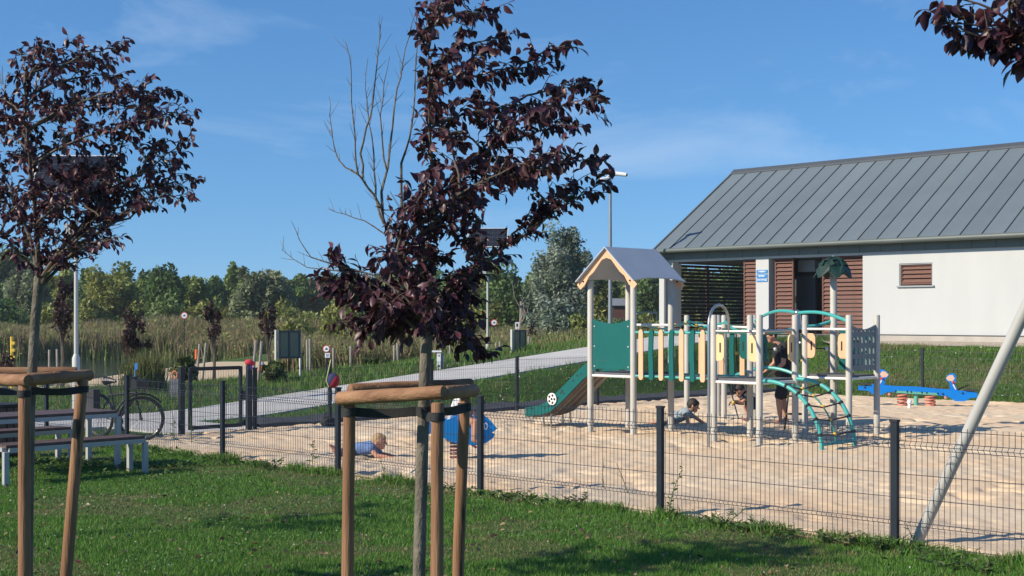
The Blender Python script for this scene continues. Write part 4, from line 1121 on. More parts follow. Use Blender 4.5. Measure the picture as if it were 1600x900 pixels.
m = MB(); m.para(S(A1 + .05, B0_ + .05, .95), U * (C0 - A1 - .1), V * (B1_ - B0_ - .1), Z * .03); m.build('bridge_deck', DECK, PS, smooth=False)
# tower roof
ca, cb = (A0 + A1) / 2, (B0_ + B1_) / 2
roof = None
for s in (-1, 1):
    ov, hw = .17, .46
    e = U * s * (hw + .16) + Z * -.56; e_n = e.normalized(); L = e.length
    prof = [(0, 0), (0, 1.36)] + [(L * f, 1.36 - .02) for f in (.9,)] + [(L, 1.38), (L - .02, 1.28), (L - .07, 1.05), (L - .085, .68), (L - .07, .31), (L - .02, .08), (L, -.02)]
    m = MB(); nn = e_n.cross(V).normalized()
    m.prism(prof, S(ca, cb - .68, 3.08), e_n, V, nn * .018)
    o = m.build('roof_panel', RGREY, PS, smooth=False)
for bb in (B0_ - .125, B1_ + .125):
    out = [(-.66, -.60), (-.61, -.66), (0, -.085 + .10), (.61, -.66), (.66, -.60), (0, .075)]
    out = [(-.645, -.575), (0, .0), (.645, -.575), (.57, -.655), (.47, -.58), (.38, -.44), (.28, -.37), (.19, -.27), (.10, -.17), (0, -.14), (-.10, -.17), (-.19, -.27), (-.28, -.37), (-.38, -.44), (-.47, -.58), (-.57, -.655)]
    m = MB(); m.prism(out, S(ca, bb, 3.045), U, Z, V * .02); g = m.build('gable_board', PEACH, PS, smooth=False)
    m = MB()
    for s in (-1, 1): m.ball(S(ca + s * .5, bb - .015, 3.045 - .52), .016, 8, 6)
    m.build('bolt', BLACK, g)
# concave-topped green panel on the tower
def concave_panel(p, q, z0, z1, mat, name='panel', th=.02, dip=.07):
    p, q = Vector(p), Vector(q); e = (q - p).normalized(); L = (q - p).length
    pts = [(.06, z0 + .02)] + [(x, z0 + .02 + .02 * math.sin(math.pi * (x - .06) / (L - .12))) for x in np.linspace(.12, L - .12, 7)] + [(L - .06, z0 + .02)]
    pts += [(x, z1 - dip * math.sin(math.pi * (x - .06) / (L - .12))) for x in np.linspace(L - .06, .06, 13)]
    m = MB(); m.prism(pts, p, e, Z, e.cross(Z) * th); return m.build(name, mat, PS, smooth=False)
po = concave_panel(S(A0, B0_), S(A1, B0_), 1.05, 1.90, TEAL)
m = MB()
for a in (A0 + .10, A1 - .10):
    for z in (1.12, 1.45, 1.78): m.ball(S(a, B0_ - .013, z), .013, 8, 5)
m.build('bolt', ALU, po)
m = MB(); x = A0 + .17
for w in (.03, .02, .02, .012, .025, .025, .02):
    m.para(S(x, B0_ - .0125, 1.20), U * w, V * .001, Z * (.03 if w < .03 else .045)); x += w + .008
m.build('embossed_mark', M('panel_green_dark', (.006, .10, .082), .5, .05, 3), po, smooth=False)['kind'] = 'stuff'
concave_panel(S(E0 + .05, G1), S(E1, G1), 1.03, 1.75, TEAL)
m = MB(); m.tube([S(A0, B1_, 1.80), S(A1 + .0, B1_, 1.80)], .022, 8); m.build('hand_bar', WBAR, PS)
# slide
sp = [(0, 1.04), (.12, 1.03), (.30, .93), (.75, .56), (1.05, .34), (1.25, .27), (1.62, .22)]
b0s, b1s = B0_ + .20, B0_ + .80
m = MB(); th = .03
vs, fs = [], []
for s, z in sp:
    for bb, dz in ((b0s, 0), (b1s, 0), (b1s, -th), (b0s, -th)): vs.append(S(A0 - .02 - s, bb, z + dz - .02))
for i in range(len(sp) - 1):
    for j in range(4): fs.append((i * 4 + j, i * 4 + (j + 1) % 4, i * 4 + 4 + (j + 1) % 4, i * 4 + 4 + j))
fs += [(3, 2, 1, 0), tuple(len(vs) - 4 + j for j in range(4))]
m.add(vs, fs); sl_ = m.build('slide', SLIDE, PS)
for bb in (b0s + .14, b0s + .30, b0s + .46):
    m = MB(); m.tube([S(A0 - .02 - s, bb, z - .055) for s, z in sp], .014, 6); m.build('stiffener', SLIDE, sl_)
for bb in (b0s - .012, b1s + .012):
    top = [(0.02, 1.22), (.14, 1.21), (.34, 1.09), (.80, .72), (1.10, .48), (1.30, .40), (1.66, .34)]
    bot = [(1.66, .175), (1.27, .235), (1.06, .295), (.76, .51), (.31, .88), (.13, .985), (.02, .99)]
    m = MB(); m.prism(top + bot, S(A0 - .02, bb), -U, Z, V * .02); so = m.build('slide_side', TEAL, sl_, smooth=False)
    if bb < B0_ + .4:
        m = MB(); rg = random.Random(2)
        for k in range(16):
            f = rg.uniform(.3, 1.6); z = np.interp(f, [q[0] for q in sp], [q[1] for q in sp]) + rg.uniform(.02, .1); w = rg.uniform(.02, .045)
            m.para(S(A0 - .02 - f, bb - .0135, z), -U * w, V * .002, Z * w * .7)
        m.build('cut_outs', BLACK, so, smooth=False)['kind'] = 'stuff'
cx = S(A0 - 1.02, b0s - .036, .52)
m = MB(); m.tube([cx + V * .008, cx - V * .012], .105, 20); bd_ = m.build('football_disc', WBAR, sl_, smooth=False)
for k in range(6):
    an = k * math.pi / 3 + .3; rr = .065 if k < 5 else 0
    m = MB(); c = cx - V * .015 + U * rr * math.cos(k * 1.2566) + Z * rr * math.sin(k * 1.2566)
    m.tube([c, c - V * .004], .022, 6); m.build('football_patch', BLACK, bd_, smooth=False)
for ss in (1.12, 1.3):
    for bb in (b0s + .05, b1s - .05):
        m = MB(); m.tube([S(A0 - ss, bb, -.2), S(A0 - ss, bb, .26)], .018, 6); m.build('slide_leg', STEELP, sl_)
# bridge planks and rails, near and far side
pk = [(-.045, .0), (-.043, .72), (-.03, .76), (0, .775), (.03, .76), (.043, .72), (.045, 0), (.03, -.03), (0, -.04), (-.03, -.03)]
pm = MB(); pm.prism(pk, (0, 0, 0), U, Z, V * .022); pm1 = pm.mesh('plank_peach', PEACH, smooth=False)
pw = MB(); pw.prism([(x + .008 * math.sin(z * 9 + 1), z) for x, z in [(-.045, .0), (-.045, .2), (-.045, .4), (-.045, .6), (-.043, .72), (-.03, .76), (0, .775), (.03, .76), (.043, .72), (.045, .6), (.045, .4), (.045, .2), (.045, 0), (.03, -.03), (0, -.04), (-.03, -.03)]], (0, 0, 0), U, Z, V * .022); pm2 = pw.mesh('plank_green', TEAL, smooth=False)
for bb, off in ((B0_ - .035, 0), (B1_ + .035, 1)):
    for z in (1.69, .985):
        m = MB(); m.tube([S(A1, bb + (.035 if off == 0 else -.035), z), S(C0, bb + (.035 if off == 0 else -.035), z)], .02, 8); ro = m.build('bridge_rail', TURQ, PS)
    for k in range(7):
        link('plank', pm1 if k % 2 == 0 else pm2, ro, S(-8.115 + k * .2035, bb + (-.0 if off == 0 else 0), .965))
m = MB(); m.para(S(C0 - .12, B0_ - .03, .97), U * .07, V * .02, Z * .74); m.build('bridge_end_panel', TEAL, PS, smooth=False)
# fire pole and steel rail
pb = Vector((gx(1107.5, 19.9), 19.9, 0)); pe = S(C0 + .28, D0 - .0, 1.72); cpt = (pb + Vector((pe.x, pe.y, 0))) / 2
path = [pb - Z * .2, pb + Z * 1.0, pb + Z * 1.82]
hd = Vector((pe.x - pb.x, pe.y - pb.y, 0)); 
for k in range(1, 10):
    an = math.pi * k / 10
    path.append(pb + hd * (.5 - .5 * math.cos(an)) + Z * (1.82 + .30 * math.sin(an) - .0 * k))
path.append(pe)
m = MB(); m.tube(path, .021, 10); m.build('fire_pole', STEELP, PS)
m = MB(); m.tube([S(C0, D0, 1.72), S(C1, D0, 1.72)], .02, 8); m.build('hand_rail', STEELP, PS)
m = MB(); m.tube([S(C1, D0, 1.72), S(C1, D1, 1.74)], .02, 8); m.build('hand_rail', STEELP, PS)
m = MB(); m.tube([S(E0, G0, 1.74), S(E1, G0, 1.74)], .02, 8); m.build('hand_rail', WBAR, PS)
m = MB(); m.tube([S(-10.1, 10.5, 1.78), S(-8.56, 10.5, 1.74)], .02, 8); m.build('hand_rail', WBAR, PS)
# rounded grip panels with a hand hole
def grip(a, b, e, mat, z=1.47):
    prof = []
    w, h = .145, .40
    pts = [(0, -h / 2), (w * .55, -h / 2)] + [(w * .55 + w * .45 * math.sin(t_), -h / 2 + .09 - .09 * math.cos(t_)) for t_ in np.linspace(.2, 1.57, 5)]
    pts += [(w * .55 + w * .45 * math.cos(t_), h / 2 - .09 + .09 * math.sin(t_)) for t_ in np.linspace(0, 1.4, 5)] + [(w * .55, h / 2), (0, h / 2)]
    m = MB(); m.prism(pts, S(a, b, z) + e * .05, e, Z, e.cross(Z) * .022); g = m.build('grip_panel', mat, PS, smooth=False)
    m = MB(); m.box(S(a, b, z) + e * .125, (.028, .026, .15), e, e.cross(Z), Z); m.build('hand_slot', BLACK, g, smooth=False)
grip(C0, D0, U, CREAM); grip(C1, D0, -U, CREAM); grip(C1, D0, V, TEAL); grip(C1, D1, -V, CREAM); grip(C0, D1, U * -1, TEAL)
grip(E0, G0, U, PEACH); grip(E1, G0, -U, PEACH)
# grey panel with slots
def slotted(p, q, z0, z1):
    p, q = Vector(p), Vector(q); e = (q - p).normalized(); L = (q - p).length; nn = e.cross(Z)
    xs_ = [.07]; cols_, rows_ = 6, 3
    cw = (L - .14) / cols_; rh = (z1 - z0 - .12) / rows_
    m = MB()
    def q_(x0, x1, y0, y1): m.para(p + e * x0 + Z * y0 - nn * .011, e * (x1 - x0), nn * .022, Z * (y1 - y0))
    for i in range(cols_ + 1):
        x = .07 + i * cw; q_(max(.05, x - cw * .27), min(L - .05, x + cw * .27), z0, z1)
    for j in range(rows_ + 1):
        y = z0 + .06 + j * rh
        for i in range(cols_):
            x = .07 + i * cw; q_(x + cw * .27, x + cw * .73, max(z0, y - rh * .2), min(z1, y + rh * .2))
    o = m.build('slotted_panel', PANELG, PS, smooth=False)
    m = MB(); pts = [(.05, z1)] + [(x, z1 + .09 - .075 * math.sin(math.pi * (x - .05) / (L - .1))) for x in np.linspace(.05, L - .05, 11)] + [(L - .05, z1)]
    m.prism(pts, p, e, Z, nn * .022); m.build('panel_crest', PANELG, o, smooth=False)
slotted(S(E1, G0), S(E1, G1), 1.06, 1.72)
# climbing arch with rope rungs
def arc(a0, a1, b, z0, n=14, bulge=1.0):
    return [S(a0 + (a1 - a0) * math.sin(t_) ** bulge, b, z0 * math.cos(t_)) for t_ in np.linspace(0, math.pi / 2, n)]
arcs = []
for bb in (D0 + .03, D1 - .03):
    pth = [S(C1 + .05, bb, .985)] + arc(C1 + .12, -4.80, bb, .985)[0:] + [S(-4.80, bb, -.2)]
    m = MB(); m.tube(pth, .031, 10); arcs.append(m.build('arch_tube', TURQ, PS))
mid = arc(C1 + .12, -4.84, (D0 + D1) / 2, .93)
m = MB(); m.tube(mid[:-1], .014, 6); m.build('centre_rope', M('rope_green', (.03, .22, .19), .8, .2, 12), PS)
for k in (3, 5, 7, 9, 11):
    p0_, p1_ = arc(C1 + .12, -4.80, D0 + .03, .985)[k], arc(C1 + .12, -4.80, D1 - .03, .985)[k]
    m = MB(); m.tube([p0_, mid[k] - Z * .015, p1_], .012, 6); rg_ = m.build('rope_rung', ROPE, PS)
    m = MB(); m.ball(mid[k], .032, 8, 6, (1, 1, .8)); m.build('connector', BALLY, rg_)
    for q_ in (p0_, p1_):
        m = MB(); m.ball(q_, .04, 8, 6); m.build('clamp', BLACK, rg_)
m = MB(); m.tube([S(-4.80, D0 + .03, .10), S(-4.80, D1 - .03, .10)], .025, 8); m.build('foot_bar', TURQ, PS)
# low arched bridge tubes behind
for dz, dd in ((0, 0), (.01, .75)):
    a_, b_ = PX(1148, 587, 23.6 + dd), PX(1262, 594, 22.6 + dd)
    m = MB(); m.tube([a_.lerp(b_, f) + Z * (.17 * math.sin(math.pi * f) + dz) for f in np.linspace(0, 1, 12)], .028, 8); m.build('arch_tube', TURQ, PS)
for f in (.2, .4, .6, .8):
    a_ = PX(1148, 587, 23.6).lerp(PX(1262, 594, 22.6), f) + Z * .17 * math.sin(math.pi * f); b_ = PX(1148, 587, 24.35).lerp(PX(1262, 594, 23.35), f) + Z * .17 * math.sin(math.pi * f)
    m = MB(); m.tube([a_, (a_ + b_) / 2 - Z * .03, b_], .012, 5); m.build('rope_rung', ROPE, PS)
# overhead arms meeting at a hub, with hanging net
hub = PX(1246, 489, 23.0)
def arm(p, sag, n=12, r=.028):
    p = Vector(p); m = MB(); m.tube([p.lerp(hub, f) + Z * sag * math.sin(math.pi * f) for f in np.linspace(0, 1, n)], r, 8); return m.build('overhead_arm', TURQ, PS)
arm(S(-8.56, 10.5, 1.86), .10); arm(S(E1, G0, 1.86), .07); 
for q, z, sg in (((C1, D1), 1.80, -.10), ((C0, D1), 1.82, -.12), ((E0, G1), 1.88, -.04)):
    p = S(*q, z); h2 = hub - Z * .22; m = MB(); m.tube([p.lerp(h2, f) + Z * sg * math.sin(math.pi * f) for f in np.linspace(0, 1, 12)], .026, 8); m.build('overhead_arm', TURQ, PS)
m = MB(); m.ball(hub, .055, 10, 7); m.tube([hub - Z * .02, hub - Z * .28], [.05, .085], 8); m.build('hub', STEELP, PS)
rg = random.Random(9); feet = []
for k in range(5):
    an = k * 1.257 + .4; f = hub + Vector((.22 * math.cos(an), .22 * math.sin(an), 0)); f.z = .0; feet.append(f)
    m = MB(); m.tube([hub - Z * .1, hub.lerp(f, .5) + Vector((.0, 0, 0)), f - Z * .05], .014, 5); m.build('net_rope', ROPE, PS)
for fr in (.25, .4, .55, .7, .85):
    ring = [hub.lerp(f, fr) for f in feet]; m = MB(); m.tube(ring + [ring[0]], .011, 5, caps=False); no = m.build('net_ring', ROPE, PS)
    for p in ring:
        m = MB(); m.ball(p, .024, 7, 5); m.build('connector', BALLY if fr > .3 else ALU, no)
# rope ladder below the near platform, ropes over the bridge
def rope(a_, b_, sag=0., r=.012, name='net_rope', mat=ROPE, n=8):
    a_, b_ = Vector(a_), Vector(b_); m = MB(); m.tube([a_.lerp(b_, f) - Z * sag * math.sin(math.pi * f) for f in np.linspace(0, 1, n)], r, 5); return m.build(name, mat, PS)
rope(PX(1138, 597, 24.2), PX(1154, 655, 24.2)); rope(PX(1165, 588, 24.4), PX(1174, 655, 24.4)); rope(PX(1146, 629, 24.2), PX(1172, 628, 24.4), .04)
o = rope(PX(1143, 612, 24.2), PX(1168, 612, 24.4), .03); m = MB(); m.ball(PX(1146, 629, 24.2), .035, 8, 6); m.build('connector', BALLY, o)
for (x0, y0, d0), (x1, y1, d1), sg in (((1038, 508, 22.9), (1074, 503, 25.8), .03), ((1074, 500, 25.8), (1120, 512, 26.2), .06), ((1050, 512, 25), (1098, 506, 25.6), -.05), ((1010, 509, 23.4), (1052, 513, 24.6), .03)):
    o = rope(PX(x0, y0, d0), PX(x1, y1, d1), sg, .02, 'overhead_tube', TURQ)
    m = MB(); m.ball(PX(x0, y0, d0).lerp(PX(x1, y1, d1), .45) - Z * sg, .035, 8, 6); m.build('connector', BALLY, o)
o = rope(PX(1074, 507, 25.8), PX(1133, 504, 25.2), .05, .02, 'overhead_tube', TURQ); rope(PX(1133, 502, 25.2), PX(1178, 506, 24.8), .16, .024, 'overhead_tube', TURQ)
for i, (x0, y0, x1, y1) in enumerate(((1005, 512, 1030, 505), (1040, 506, 1062, 512), (1078, 504, 1098, 510), (1150, 520, 1152, 580), (1190, 545, 1232, 543), (1265, 543, 1318, 544))):
    dd = 24.8 if i < 3 else 23.2
    o = rope(PX(x0, y0, dd), PX(x1, y1, dd + .2), .02); m = MB(); m.ball(PX((x0 + x1) / 2, (y0 + y1) / 2, dd + .1) - Z * .02, .033, 8, 6); m.build('connector', BALLY if i < 4 else ALU, o)
# palm leaf on the tall post
pt = S(E0, G1, 2.84)
m = MB(); m.tube([pt, pt + Z * .13], .028, 8); m.build('palm_stem', PGREY, PS)
PALM = M('palm_green', (.005, .030, .022), .5, .1, 4)
for k, (an, L) in enumerate(((R(20), .40), (R(100), .36), (R(165), .42), (R(215), .44), (R(268), .42), (R(320), .40))):
    e = Vector((math.cos(an), math.sin(an), 0)); sd = e.cross(Z); top = pt + Z * .13
    L *= .80
    pts = [(0, -.04), (L * .25, -.14), (L * .4, -.09), (L * .5, -.18), (L * .65, -.11), (L * .75, -.15), (L, -.03), (L, .03), (L * .75, .15), (L * .65, .11), (L * .5, .18), (L * .4, .09), (L * .25, .14), (0, .04)]
    m = MB(); lo = []
    for x, y in pts:
        lo.append(top + e * x + sd * y + Z * (.10 * x / L - 0.46 * (x / L) ** 2 - abs(y) * .5))
    hi = [p + Z * .014 for p in lo]; n_ = len(lo)
    m.add(lo + hi, [tuple(range(n_)), tuple(reversed(range(n_, 2 * n_)))] + [(i, n_ + i, n_ + (i + 1) % n_, (i + 1) % n_) for i in range(n_)]); m.build('palm_leaf', PALM, PS, smooth=False)

# ------------------------------------------------------------------ fish spring rocker
FBLUE = M('fish_blue', (.005, .225, .62), .5, .07, 4, spec=.25); FWHITE = M('fish_white', (.78, .78, .74), .5, .04, 4); MAROON = M('maroon', (.14, .02, .03), .5, .1, 4)
fp = Vector((gx(714, 18.45), 18.45, 0))
FR = thing('spring_rocker', fp, 'blue fish-shaped spring rocker with child riding it', 'rocker')
fe = Vector((.985, .17, 0)); fn = fe.cross(Z)
fish = [(.53, .435), (.50, .47), (.44, .545), (.36, .61), (.25, .645), (.10, .64), (-.05, .60), (-.2, .54), (-.33, .50), (-.42, .55), (-.52, .62), (-.50, .45), (-.52, .30), (-.42, .36), (-.33, .40), (-.2, .32), (-.05, .25), (.10, .22), (.25, .215), (.38, .245), (.47, .305), (.50, .36), (.455, .385), (.50, .405)]
for s in (-.13, .13):
    m = MB(); m.prism(fish, fp + fn * s, fe, Z, fn * .022); fo = m.build('fish_side', FBLUE, FR, smooth=False)
    fc = fp + fn * s; sg = 1 if s > 0 else -1
    for (ex_, ez_, w, h, tl) in ((.20, .595, .035, .14, .4), (.30, .575, .035, .15, .3)):
        m = MB(); m.prism([(-w / 2, h / 2), (w / 2, h / 2), (w * .9, -h * .2), (w * .3, -h / 2), (-w * .5, -h * .1)], fc + fe * ex_ + Z * ez_ + fn * sg * .013, fe, Z, fn * .004); m.build('stripe', FWHITE, fo, smooth=False)
    m = MB(); c = fc + fe * .37 + Z * .47 + fn * sg * .012
    m.prism([(.030 * math.cos(q), .052 * math.sin(q)) for q in np.linspace(0, 2 * math.pi, 15)[:-1]], c, fe, Z, fn * .004); m.build('eye', FWHITE, fo, smooth=False)
    m = MB(); m.prism([(.016 * math.cos(q), .034 * math.sin(q)) for q in np.linspace(0, 2 * math.pi, 13)[:-1]], c + fn * sg * .004, fe, Z, fn * .004); m.build('pupil', FBLUE, fo, smooth=False)
m = MB(); m.box(fp + fe * -.02 + Z * .49, (.34, .24, .03), fe, fn, Z); m.build('seat', M('seat_black', (.03, .03, .033), .7, .1, 5), FR, smooth=False)
m = MB(); m.tube([fp + fe * .18 + Z * .66 - fn * .2, fp + fe * .18 + Z * .66 + fn * .2], .016, 8); m.build('handle', MAROON, FR)
m = MB(); m.tube([fp + fe * .22 + Z * .20 - fn * .24, fp + fe * .22 + Z * .20 + fn * .24], .018, 8); m.build('foot_rest', MAROON, FR)
SPR = MB()
pth = [fp + Vector((.085 * math.cos(q), .085 * math.sin(q), .02 + q / (2 * math.pi * 5) * .24)) for q in np.linspace(0, 2 * math.pi * 5, 90)]
SPR.tube(pth, .016, 6); SPR.build('spring', MAROON, FR)
m = MB(); m.box(fp + Z * .27, (.3, .26, .02), fe, fn, Z); m.build('spring_plate', STEELP, FR, smooth=False)

# ------------------------------------------------------------------ spring seesaw
SEE = M('seesaw_blue', (.003, .185, .62), .5, .08, 3, spec=.25); SALMON = M('spring_salmon', (.55, .20, .14), .5, .08, 5); TURQ2 = M('seesaw_turquoise', (.11, .38, .30), .5, .05, 4); SKINP = M('panel_skin', (.72, .48, .36), .55, .05, 4)
dS = 29.3
sl0, sr0 = PX(1341, 605, dS + .35), PX(1527, 616, dS - .35)
SW = thing('spring_seesaw', Vector(((sl0.x + sr0.x) / 2, dS, 0)), 'blue two-seat spring seesaw in the back of the sand', 'seesaw')
e3 = (sr0 - sl0); L3 = e3.length; e3.normalize(); n3 = Vector((e3.x, e3.y, 0)).normalized().cross(Z); z3 = Z
def beam_at(x): return sl0 + e3 * x
for s in (-.07, .07):
    prof = [(0, .03), (.25, .04), (.3, .09), (.45, .09), (.8, .07), (L3 / 2, .085), (L3 - .8, .065), (L3 - .42, .06), (L3 - .1, .05), (L3, .03), (L3, -.06), (L3 - .15, -.09), (L3 - .25, -.16), (L3 - .45, -.17), (L3 - .6, -.075), (L3 - 1.0, -.065), (L3 / 2, -.05), (1.0, -.05), (.62, -.06), (.45, -.15), (.3, -.13), (.22, -.06), (0, -.055)]
    m = MB(); m.prism(prof, sl0 + n3 * s, e3, Z, n3 * .02); m.build('beam_side', SEE, SW, smooth=False)
m = MB(); m.box(sl0 + e3 * L3 / 2 + Z * .02, (L3 - .3, .12, .05), e3, n3, Z); m.build('beam_core', SEE, SW, smooth=False)
def seesaw_figure(x, flip):
    """flat painted animal-like handle board"""
    o = beam_at(x) + Z * .07; e = e3 * flip
    m = MB(); m.prism([(-.05, -.02), (.10, -.02), (.05, .10), (.07, .20), (.075, .29), (.03, .35), (-.05, .34), (-.12, .28), (-.14, .20), (-.06, .14), (-.06, .06)], o, e, Z, n3 * .022); f = m.build('handle_board', SEE, SW, smooth=False)
    for s in (-1, 1):
        m = MB(); m.prism([(-.10, .19), (.0, .17), (.045, .24), (.0, .31), (-.07, .30), (-.135, .24)], o + n3 * s * .013, e, Z, n3 * .004); m.build('painted_face', SKINP, f, smooth=False)
        m = MB(); m.prism([(.055, .0), (.075, .0), (.02, .12), (.0, .10)], o + n3 * s * .013, e, Z, n3 * .004); m.build('painted_edge', FWHITE, f, smooth=False)
        m = MB(); m.prism([(.0, .12), (.05, .13), (.04, .18), (.0, .17)], o + n3 * s * .013, e, Z, n3 * .004); m.build('painted_collar', RED, f, smooth=False)
    m = MB(); m.tube([o + Z * .16 - n3 * .16, o + Z * .16 + n3 * .16], .016, 8); m.build('grip_bar', RED, f)
    m = MB(); m.tube([beam_at(x - .15 * flip) - Z * .10 - n3 * .24, beam_at(x - .15 * flip) - Z * .10 + n3 * .24], .028, 8); m.build('foot_rest', M('footrest_pink', (.60, .25, .24), .5, .06, 4), SW)
seesaw_figure(.50, -1); seesaw_figure(L3 - .50, 1)
for x in (.12, L3 - .12):
    m = MB(); m.box(beam_at(x) + Z * .08, (.26, .22, .025), e3, n3, Z); m.build('seat', M('seat_black', ()), SW, smooth=False)
for x in (L3 / 2 - .30, L3 / 2 + .27):
    c = beam_at(x); m = MB(); h = c.z - .06; r = .10
    m.tube([Vector((c.x + r * math.cos(q), c.y + r * math.sin(q), .0 + h * q / (2 * math.pi * 4.5))) for q in np.linspace(0, 2 * math.pi * 4.5, 80)], .021, 6); m.build('spring', SALMON, SW)
m = MB(); m.box(beam_at(L3 / 2) - Z * .045 - n3 * -.0, (.86, .18, .05), e3, n3, Z); m.build('spring_bracket', TURQ2, SW, smooth=False)
c = beam_at(L3 / 2 - .02); m = MB(); m.tube([Vector((c.x, c.y, -.1)), c - Z * .05], .05, 10); m.build('centre_post', TURQ2, SW)
m = MB()
for x in (.14, .42, L3 / 2 - .44, L3 / 2 - .2, L3 / 2 - .12, L3 / 2 + .1, L3 / 2 + .2, L3 / 2 + .42, L3 - .7, L3 - .3):
    m.ball(beam_at(x) + n3 * .085 + Z * (0.01 if abs(x - L3 / 2) > .6 else -.03), .02, 7, 5)
m.build('bolts', BLACK, SW)['kind'] = 'stuff'
c = PX(1421, 637, 28.6); t = thing('white_valve', Vector((c.x, c.y, 0)), 'small white round-topped peg in the sand before the seesaw', 'peg')
m = MB(); m.tube([Vector((c.x, c.y, -.1)), Vector((c.x, c.y, .12))], .035, 10); m.build('peg', SWHITE, t); m = MB(); m.ball(Vector((c.x, c.y, .15)), .055, 10, 7); m.build('cap', SWHITE, t)

# ------------------------------------------------------------------ swing frame at the right edge
p0 = Vector((3.40, 11.72, -.15)); apex = p0 + U * 1.22 + Z * 2.55
SWG = thing('swing_frame', S(1.3, 1.8), 'pale grey tubular swing frame leaning in from the right', 'swing')
SWM = M('swing_tube', (.42, .415, .39), .5, .06, 3)
for off in (Vector((0, 0, 0)), V * 3.2):
    for q in (p0, p0 + U * 2.44):
        m = MB(); m.tube([q + off, apex + off], .05, 16); m.build('leg', SWM, SWG)
m = MB(); m.tube([apex - V * .12, apex + V * 3.32], .052, 14); m.build('beam', SWM, SWG)
for k in (.9, 2.3):
    for s in (-.22, .22):
        m = MB(); m.tube([apex + V * (k + s) - Z * .05, apex + V * (k + s) - Z * 1.9], .008, 5); m.build('chain', STEELP, SWG)
    m = MB(); m.box(apex + V * k - Z * 1.92, (.2, .46, .04), U, V, Z); m.build('seat', M('seat_black', ()), SWG, smooth=False)
# ------------------------------------------------------------------ people
SKIN = M('skin', (.52, .27, .18), .55, .08, 14, spec=.35); HAIRB = M('hair_blond', (.36, .24, .12), .7, .25, 60, bump=.4, bscale=150); HAIRD = M('hair_dark', (.022, .015, .012), .6, .3, 60, bump=.4, bscale=150)
def capsule(m, p, r0, q, r1, n=12):
    p, q = Vector(p), Vector(q)
    d = q - p
    if d.length < 1e-5:
        m.ball(p, r0, n, 8); return
    e = d.normalized(); path, rs = [], []
    for k in range(4):
        a_ = math.pi / 2 * (1 - k / 4); path.append(p - e * r0 * math.sin(a_)); rs.append(max(.0004, r0 * math.cos(a_)))
    path += [p, q]; rs += [r0, r1]
    for k in range(1, 5):
        a_ = math.pi / 2 * k / 4; path.append(q + e * r1 * math.sin(a_)); rs.append(max(.0004, r1 * math.cos(a_)))
    m.tube(path, rs, n)
def fused(name, caps, mat, parent, voxel=.008, smooth=6, balls=()):
    m = MB()
    for c in caps: capsule(m, *c)
    for c, r, sc in balls: m.ball(c, r, 16, 12, sc)
    me = m.mesh('tmp', mat, ROOT[parent], smooth=False)
    tmp = bpy.data.objects.new('tmp', me); COL.objects.link(tmp)
    md = tmp.modifiers.new('r', 'REMESH'); md.mode = 'VOXEL'; md.voxel_size = voxel; md.use_smooth_shade = True
    sm = tmp.modifiers.new('s', 'SMOOTH'); sm.iterations = smooth; sm.factor = .5
    dg = bpy.context.evaluated_depsgraph_get()
    out = bpy.data.meshes.new_from_object(tmp.evaluated_get(dg))
    bpy.data.objects.remove(tmp); bpy.data.meshes.remove(me)
    out.name = name
    out.polygons.foreach_set('use_smooth', [True] * len(out.polygons))
    if not out.materials: out.materials.append(mat)
    return link(name, out, parent)
def hand(p, d, up, r, caps, curl=.3):
    """palm, four fingers and a thumb; p wrist, d pointing direction, up back of the hand"""
    d, up = Vector(d).normalized(), Vector(up).normalized(); sd = d.cross(up).normalized()
    L = r * 3.1
    for s in (-.75, 0, .75): caps.append((p, r * .72, p + d * L * .95 + sd * s * r, r * .5))
    for i, (s, l) in enumerate(((-1.15, .78), (-.4, 1.0), (.35, .95), (1.1, .72))):
        b = p + d * L + sd * s * r * .9; k = b + d * L * .5 * l - up * curl * r; tip = k + d * L * .42 * l - up * curl * 2.4 * r
        caps.append((b, r * .36, k, r * .32)); caps.append((k, r * .32, tip, r * .26))
    b = p + d * L * .3 + sd * r * 1.1; caps.append((b, r * .4, b + d * L * .3 + sd * r * 1.0 - up * r * .2, r * .34)); caps.append((b + d * L * .3 + sd * r * 1.0 - up * r * .2, r * .34, b + d * L * .62 + sd * r * 1.1 - up * r * .5, r * .28))
def head(c, r, face, up, caps, balls):
    face, up = Vector(face).normalized(), Vector(up).normalized(); sd = face.cross(up).normalized()
    balls.append((c + up * r * .12, r, (.93, .93, 1.05)))
    caps.append((c + face * r * .25 - up * r * .25, r * .72, c + face * r * .48 - up * r * .62, r * .42))      # jaw
    caps.append((c + face * r * .85 + up * r * .05, r * .12, c + face * r * 1.12 - up * r * .18, r * .15))      # nose
    for s in (-1, 1):
        caps.append((c + sd * s * r * .93 + up * r * .05, r * .13, c + sd * s * r * .98 - up * r * .28, r * .11))  # ears
        caps.append((c + face * r * .83 + sd * s * r * .2 + up * r * .22, r * .12, c + face * r * .8 + sd * s * r * .5 + up * r * .2, r * .1))  # brow
    caps.append((c + face * r * .84 - up * r * .5 - sd * r * .18, r * .09, c + face * r * .84 - up * r * .5 + sd * r * .18, r * .09))  # lips
def face_bits(parent, c, r, face, up):
    face, up = Vector(face).normalized(), Vector(up).normalized(); sd = face.cross(up).normalized()
    for s in (-1, 1):
        m = MB(); m.ball(c + face * r * .87 + sd * s * r * .36 + up * r * .06, r * .10, 8, 6); m.build('eye', M('eye_dark', (.03, .022, .018), .25, .1, 4), parent)
